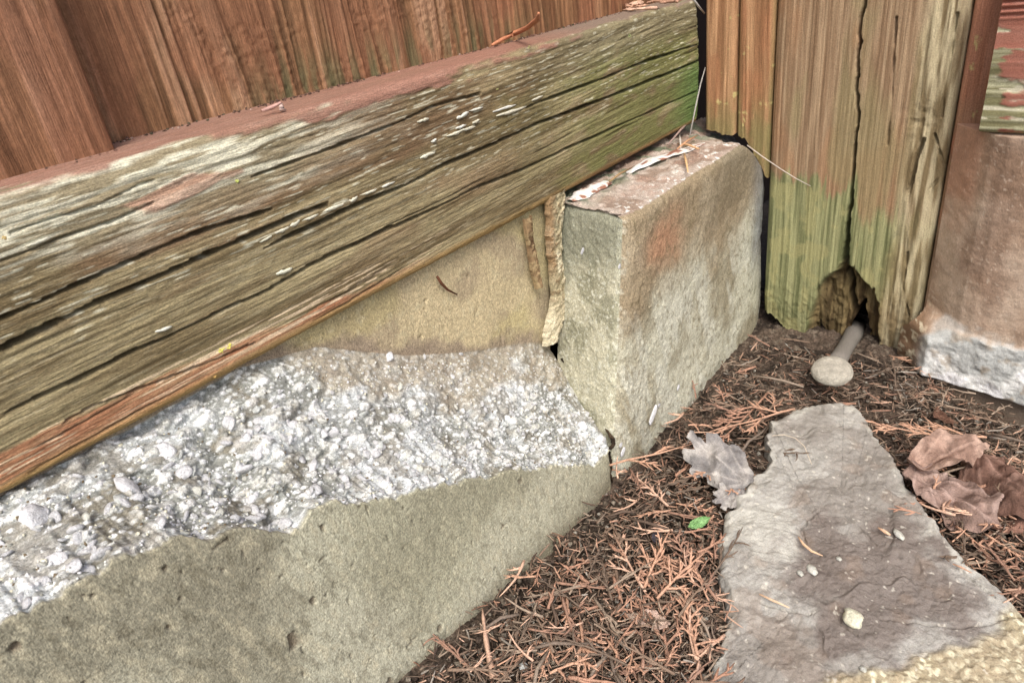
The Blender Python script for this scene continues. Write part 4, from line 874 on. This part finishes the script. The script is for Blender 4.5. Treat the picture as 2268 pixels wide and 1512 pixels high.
OR = [(190, 144, 116), (170, 126, 102), (206, 164, 138), (154, 116, 96)]; BR = [(132, 108, 90), (110, 92, 78), (150, 130, 112)]
def place(me, px, py, z, ang, label, tilt=(0, 0), s=1., group=None, name='conifer_sprig', cat='conifer sprig'):
    p = onplane(px, py, 2, z); o = link(name, me, None, tuple(p)); o.rotation_euler = (tilt[0], tilt[1], ang); o.scale = (s, s, s); return props(o, label, cat, group)
def ang_between(p0, p1, z): a = onplane(*p0, 2, z); b = onplane(*p1, 2, z); d = b - a; return math.atan2(d[1], d[0]), float(np.hypot(d[0], d[1]))
HERO = [((2185, 968), (1930, 955), .012, 0, 1.1, 'large forked salmon conifer spray spread below the gravel board, right of the slab tip'),
        ((1480, 1480), (1462, 1235), .012, 1, 1.0, 'long upright orange spray with bare lower stem, left of the slab edge near the bottom'),
        ((1092, 1500), (1058, 1352), .020, 2, .0, 'thick bare salmon twig standing nearest the kerb at the bottom of the photo'),
        ((1545, 1450), (1500, 1300), .014, 0, 1.2, 'dense orange fan-shaped spray touching the lower left edge of the slab'),
        ((1590, 1330), (1470, 1180), .012, 3, 1.2, 'brownish feathered spray curving below the tiny green leaf'),
        ((1430, 1310), (1340, 1185), .012, 2, .8, 'pale orange feathery spray midway between kerb and slab'),
        ((1245, 1420), (1060, 1462), .016, 0, .5, 'forked orange twig crossing the bare standing twig near the kerb'),
        ((1300, 1512), (1420, 1370), .014, 1, .3, 'straight orange-brown twig slanting up at the bottom centre of the photo'),
        ((1480, 1120), (1400, 1050), .010, 2, .9, 'bright salmon curved sprig right below the joint of kerb and block'),
        ((1760, 905), (1560, 955), .012, 0, .3, 'long thin salmon twig lying along the upper edge of the slab'),
        ((1700, 870), (1600, 990), .008, 1, 1.0, 'salmon feathery sprig between the block and the slab top edge'),
        ((2268, 1150), (2190, 1195), .004, 3, 1.0, 'brown branching sprig beside the right edge of the slab below the dead leaves'),
        ((2268, 1270), (2175, 1190), .004, 3, 1.0, 'pale brown forked sprig lower down by the right edge of the slab'),
        ((1605, 1405), (1520, 1470), .012, 2, .2, 'short plain orange twig pointing at the slab near the lower left'),
        ((1350, 1030), (1560, 965), .016, 0, .1, 'arched orange stem between the block foot and the grey leaf'),
        ((1330, 1340), (1205, 1375), .014, 1, .7, 'short comb-like orange sprig midway along the lower kerb')]
for i, (p0, p1, z, ci_, dn, lab) in enumerate(HERO):
    a, L = ang_between(p0, p1, z); place(sprig_mesh(L, 600 + i, OR[ci_], dens=dn, w0=.00085 if dn > .3 else (.0009 if i != 2 else .0016)), p0[0], p0[1], z, a, lab, (0, -.03))
variants = [sprig_mesh(.018 + .004 * (i % 5), 700 + i, (OR * 2 + BR * 2)[i % 14], dens=[1.1, .8, .4, .7][i % 4], w0=.00070 + .00012 * (i % 3), bend=.7) for i in range(14)]
kz = lambda x, y: float(ground_z(np.array(x), np.array(y)))
def free_spot(x, y, m=.0): return (y < -.004 and x < .203 + .1 * (y + .134) and not in_slab(x, y) and not (x > .20 and y > -.10) )
n = 0
while n < 255:
    px, py = rng.uniform(900, 2330), rng.uniform(700, 1580); p = onplane(px, py, 2, .004)
    if not free_spot(p[0], p[1]) : continue
    dk_ = p[1] * -1
    if p[0] < 0 and dk_ < .03 and rng.random() < .6: continue              # barer soil along the kerb
    far = p[0] > .10; w_ = [.25, .75] if far else [.5, .5]
    vi = rng.choice([i for i in range(14) if ((i % 14) < 8) == (rng.random() < w_[0])])
    tone_ = 'orange-brown' if vi % 14 < 8 else 'dull brown'; size_ = 'long' if vi % 5 > 2 else ('short' if vi % 5 < 1 else 'small')
    where_ = 'beside the foot of the broken kerb' if (p[0] < 0 and p[1] > -.035) else 'between the kerb and the left edge of the slab' if p[0] < .02 else 'along the foot of the upright block' if p[1] > -.045 else 'around the pale knob below the post' if (p[0] > .15 and p[1] > -.11) else 'right of the slab near the gravel board' if p[1] < -.11 else 'by the upper end of the slab'
    o = place(variants[vi], px, py, .004, rng.uniform(0, 6.28), f'{size_} {tone_} sprig {where_}', (rng.uniform(-.35, .35), rng.uniform(-.35, .2)), rng.uniform(.6, 1.15) * (.8 if far else 1), 'dry conifer sprigs in the litter')
    o.location = (p[0], p[1], kz(p[0], p[1]) + .003 + rng.uniform(0, .008)); n += 1
# countless loose needles and crumbs
Vs, Fs, Cs = [], [], []; nb = 0; r = np.random.default_rng(12); k = 0
LC = [S(*q) for q in OR + BR * 3 + [(96, 76, 64), (150, 140, 130), (84, 68, 60), (110, 90, 76)]]
while k < 8800:
    px, py = r.uniform(760, 2420), r.uniform(690, 1720); p = onplane(px, py, 2, .003)
    if not free_spot(p[0], p[1]): continue
    if p[0] < -.02 and p[1] > -.02 and r.random() < .5: continue
    L = r.uniform(.002, .010); a = r.uniform(0, 6.283); w = r.uniform(.00025, .0006); z = kz(p[0], p[1]) + r.uniform(-.002, .0065); tl = r.uniform(-.35, .35); c0 = r.uniform(-.5, .5)
    pts = []
    q = np.array([p[0], p[1], z])
    for i in range(4): pts.append(q.copy()); a += c0 / 3; q = q + np.array([math.cos(a), math.sin(a), tl]) * L / 3
    v_, f_ = tube(pts, [w, w, w * .9, w * .4], 3, False); Vs += v_; Fs += [tuple(t + nb for t in ff) for ff in f_]; nb += len(v_); Cs += [LC[r.integers(0, len(LC))] * r.uniform(.7, 1.2)] * len(v_); k += 1
nl = link('needle_litter', mesh('needle_litter', Vs, Fs, M_litter, Cs)); props(nl, kind='stuff'); nl['label'] = 'loose dead conifer needles and twig bits covering the soil'
pts = []; cl_ = []
while len(pts) < 5000:
    px, py = r.uniform(860, 2360), r.uniform(690, 1580); p = onplane(px, py, 2, .001)
    if not free_spot(p[0], p[1]): continue
    pts.append((p[0], p[1], kz(p[0], p[1]) + r.uniform(-.005, .003))); cl_.append([S(96, 80, 70), S(70, 58, 50), S(140, 128, 114), S(176, 168, 156), S(120, 100, 84)][r.choice(5, p=[.35, .3, .2, .05, .1])])
V_, F_, C_ = scatter_grains(pts, .0005, .0020, np.array(cl_), 5)
sc_ = link('soil_crumbs', mesh('soil_crumbs', V_, F_, M_soil, C_, smooth=False)); props(sc_, kind='stuff'); sc_['label'] = 'dark crumbs of soil and grit between the needles'

for i in range(16):
    while True:
        px, py = rng.uniform(1000, 2268), rng.uniform(820, 1500); p = onplane(px, py, 2, .008); a = rng.uniform(0, 6.28); L = rng.uniform(.018, .040)
        q_ = p + np.array([math.cos(a), math.sin(a), 0]) * L
        if free_spot(p[0], p[1]) and free_spot(q_[0], q_[1]) and free_spot(*(p[:2] * .5 + q_[:2] * .5)): break
    zz_ = kz(p[0], p[1]) + .007; v_, f_ = tube([(0, 0, 0), (math.cos(a) * L * .35, math.sin(a) * L * .35 + .001, .001), (math.cos(a) * L * .7, math.sin(a) * L * .7 - .001, .0005), (math.cos(a) * L, math.sin(a) * L, -.001)], [.0007, .0009, .0007, .0004], 6)
    area_ = 'right of the slab' if p[0] > .08 and p[1] < -.1 else 'below the upright block' if p[0] > .02 else 'between kerb and slab'
    o = link('twig', mesh('twig', v_, f_, M_litter, np.tile(S(*[(120, 104, 92), (146, 128, 112), (98, 80, 68)][i % 3]), (len(v_), 1))), None, (p[0], p[1], zz_)); props(o, ['grey-brown', 'pale tan', 'dark brown'][i % 3] + ' bare thin twig lying across the litter ' + area_, 'twig', 'bare twigs in the litter')

# ------------------------------------------------------------------ bits caught on the timber and blocks
def bit(path, rad, col, name, label, cat, n=6):
    P_ = np.array(path); o0 = P_.mean(0); v_, f_ = tube(list(P_ - o0), rad, n); o = link(name, mesh(name, v_, f_, M_litter, np.tile(S(*col), (len(v_), 1))), None, tuple(o0)); return props(o, label, cat)
rt = lambda px, py, z=.2495: onplane(px, py, 2, z)
bit([rt(1090, 100, .249), rt(1115, 86, .250), rt(1140, 74, .2515), rt(1168, 62, .256), rt(1190, 44, .262), rt(1193, 30, .266)], [.0007, .0011, .0015, .0012, .0012, .0006], (188, 118, 78), 'twig', 'short orange bent twig standing on the rail top against the boards', 'twig')
bit([rt(580, 245), rt(600, 239), rt(622, 228, .251)], [.0005, .0009, .0005], (184, 140, 130), 'litter_scrap', 'pinkish paint curl on the rail top below the ridged board', 'scrap')
bit([rt(622, 232), rt(624, 242, .2485), rt(632, 244, .2478)], [.0009, .0010, .0004], (214, 182, 170), 'litter_scrap', 'pale pink fleck hanging over the rail arris under the ridged board', 'scrap')
for i, (a, b, cI) in enumerate([((1385, 12), (1500, 20), 0), ((1420, 2), (1395, 32), 2), ((1440, 0), (1480, 30), 1), ((1455, 18), (1380, 22), 2), ((1400, -15), (1470, 5), 3), ((1425, -30), (1435, 26), 0), ((1500, 4), (1440, -20), 1)]):
    z = .2505 + .0008 * i; hl = ['undermost orange sprig of the heap on the rail top, pointing right', 'salmon sprig of the rail-top heap with its tip hanging to the lower left', 'orange sprig of the rail-top heap with its tip pointing down right', 'pale sprig of the rail-top heap lying flat to the left', 'salmon sprig at the back of the rail-top heap against the boards', 'orange sprig of the rail-top heap pointing straight down over the arris', 'topmost brown-orange sprig of the rail-top heap leaning left'][i]; an, L = ang_between(a, b, z); place(sprig_mesh(min(L, .035), 800 + i, OR[cI], dens=.8, w0=.0010), a[0], a[1], z, an, hl, (0, 0), 1, 'conifer sprigs heaped on the rail top')
gp = []; gcol = []
for k in range(420):
    x = rng.uniform(-.24, .20) if k % 2 else rng.choice([-.17, -.10, -.06, .06, .13]) + rng.normal() * .012; yb = .0742 if x < -.177 else (.0925 - .010 * (x + .178) / .2245 if x < .0465 else .0835); y = yb - abs(rng.normal()) * .0022; gp.append((x, y, .2468 + rng.uniform(0, .0006))); gcol.append([S(98, 74, 62), S(134, 96, 82), S(190, 160, 146), S(84, 80, 62)][rng.choice(4, p=[.5, .28, .08, .14])])
V_, F_, C_ = scatter_grains(gp, .0002, .0009, np.array(gcol), 9); gg_ = link('grit', mesh('grit', V_, F_, M_soil, C_, smooth=False)); props(gg_, kind='stuff'); gg_['label'] = 'dark grit gathered along the foot of the boards on the rail'
ZK = .1585
def curl(pts, wd, col, name, label, cat, seed):
    P_ = np.array(pts); o0 = P_.mean(0); n_ = 60; t = np.linspace(0, 1, n_); ti = np.linspace(0, 1, len(P_)); C0 = np.stack([np.interp(t, ti, P_[:, k]) for k in range(3)], -1) - o0
    a = np.linspace(0, math.pi, 12); w_ = wd * np.sin(np.pi * np.clip(t * .96 + .02, 0, 1)) ** .4 * (.55 + .9 * fbm(t * 7, t * 0, seed + 3, 4)); dr = unit(P_[-1] - P_[0]); pr = unit(np.cross(dr, [0, 0, 1]))
    Q = C0[:, None] + (-np.cos(a))[None, :, None] * (w_ / 2)[:, None, None] * pr + np.array([0, 0, 1.]) * (np.sin(a)[None, :, None] * (w_ * .20)[:, None, None] + ((fbm(t * 9, t * 0, seed, 3) - .5) * .0016)[:, None, None])
    cc_ = mixc(S(*col), S(150, 98, 76), sstep(fbm(t[:, None] * 9 + 0 * a, a[None] * 1.5 + 0 * t[:, None], seed + 1, 3), .5, .62)); o = sheet(name, Q + o0, cc_, M_pebble, None, o0, flip=False); return props(o, label, cat)
curl([rt(1262, 446, ZK), rt(1290, 432, ZK), rt(1320, 416, ZK), rt(1352, 404, ZK)], .0125, (236, 226, 214), 'bark_flake', 'short white and orange bark flake on the left corner of the block top', 'bark flake', 951)
curl([rt(1388, 384, ZK), rt(1440, 358, ZK + .001), rt(1500, 338, ZK + .001), rt(1560, 318, ZK)], .0085, (236, 226, 214), 'bark_flake', 'long whitish peeling bark strip along the back of the block top towards the post', 'bark flake', 961)
for i, (a, b, col, lab) in enumerate([((1515, 340), (1524, 382), (222, 176, 118), 'yellowish needle hanging over the block top edge near the post'), ((1500, 330), (1545, 300), (190, 140, 100), 'brown twig lying on the bark strip near the post'), ((1350, 402), (1400, 372), (150, 120, 80), 'thin dark twig linking the two bark flakes on the block top'), ((1480, 320), (1535, 262), (150, 124, 116), 'greyish twig leaning in the gap between rail end and post'), ((1548, 330), (1500, 318), (206, 158, 110), 'tan needle across the bark strip near the post'), ((1505, 300), (1508, 328), (200, 190, 180), 'short pale twig upright beside the rail end')]):
    za = ZK + .003; p0 = rt(*a, za); p1 = rt(*b, za + (.004 if i == 3 else 0)); bit([p0, (p0 * .5 + p1 * .5) + [0, 0, .001], p1], [.0006, .0008, .0003], col, 'twig', lab, 'twig')
a_ = onplane(1556, 262, 1, .045); bit([onplane(1528, 300, 1, .044), onplane(1540, 240, 1, .0445), onplane(1552, 185, 1, .045), onplane(1562, 150, 1, .046)], [.0005, .0006, .0005, .0003], (156, 150, 146), 'stalk', 'thin grey dry stalk in the dark gap between rail end and post', 'stalk')
bit([onplane(1530, -10, 1, .045), onplane(1545, 12, 1, .046), onplane(1560, 30, 1, .047)], [.0006, .0008, .0005], (176, 172, 170), 'stalk', 'grey stalk tip at the top edge where rail meets post', 'stalk')
bit([onplane(1655, 322, 0, .228), onplane(1690, 348, 0, .226), onplane(1730, 375, 0, .2275), onplane(1762, 395, 0, .229), onplane(1795, 412, 0, .2305)], [.00045, .0004, .00035, .0003, .0002], (190, 178, 168), 'thread', 'fine pale thread strung from the block top across the post', 'thread')
bit([onplane(968, 612, 1, .0555), onplane(978, 628, 1, .0550), onplane(992, 642, 1, .0555), onplane(1012, 652, 1, .0570)], [.0007, .0008, .0006, .0004], (98, 58, 36), 'twig', 'small dark curved twig stuck on the recessed kerb face under the rail', 'twig')
hp_ = [onplane(px, py, 2, ZS + .004) for px, py in [(1710, 965), (1735, 962), (1762, 970), (1782, 988), (1790, 1010), (1798, 1028)]]
bit(hp_, [.00028] * 5 + [.00015], (196, 180, 160), 'thread', 'fine curved pale fibre lying on the upper part of the slab', 'thread')
bit([onplane(px, py, 2, ZS + .002) for px, py in [(1768, 1188), (1780, 1205), (1798, 1220), (1822, 1230)]], [.0003, .0007, .0006, .0002], (226, 180, 140), 'needle', 'pale orange needle lying in the groove of the slab', 'needle')
bit([onplane(px, py, 2, ZS + .003) for px, py in [(1945, 1168), (1962, 1178), (1972, 1184)]], [.0004, .0009, .0004], (232, 178, 142), 'needle', 'short orange needle touching the pale stone chip on the slab', 'needle')
bit([onplane(px, py, 2, ZS + .003) for px, py in [(1682, 1315), (1710, 1328), (1748, 1345)]], [.0004, .0006, .0003], (214, 176, 142), 'needle', 'thin tan needle on the left part of the slab', 'needle')
bit([onplane(px, py, 2, ZS + .003) for px, py in [(2110, 1248), (2130, 1256), (2152, 1268)]], [.0003, .0005, .0002], (196, 150, 122), 'needle', 'thin brown needle on the right part of the slab', 'needle')
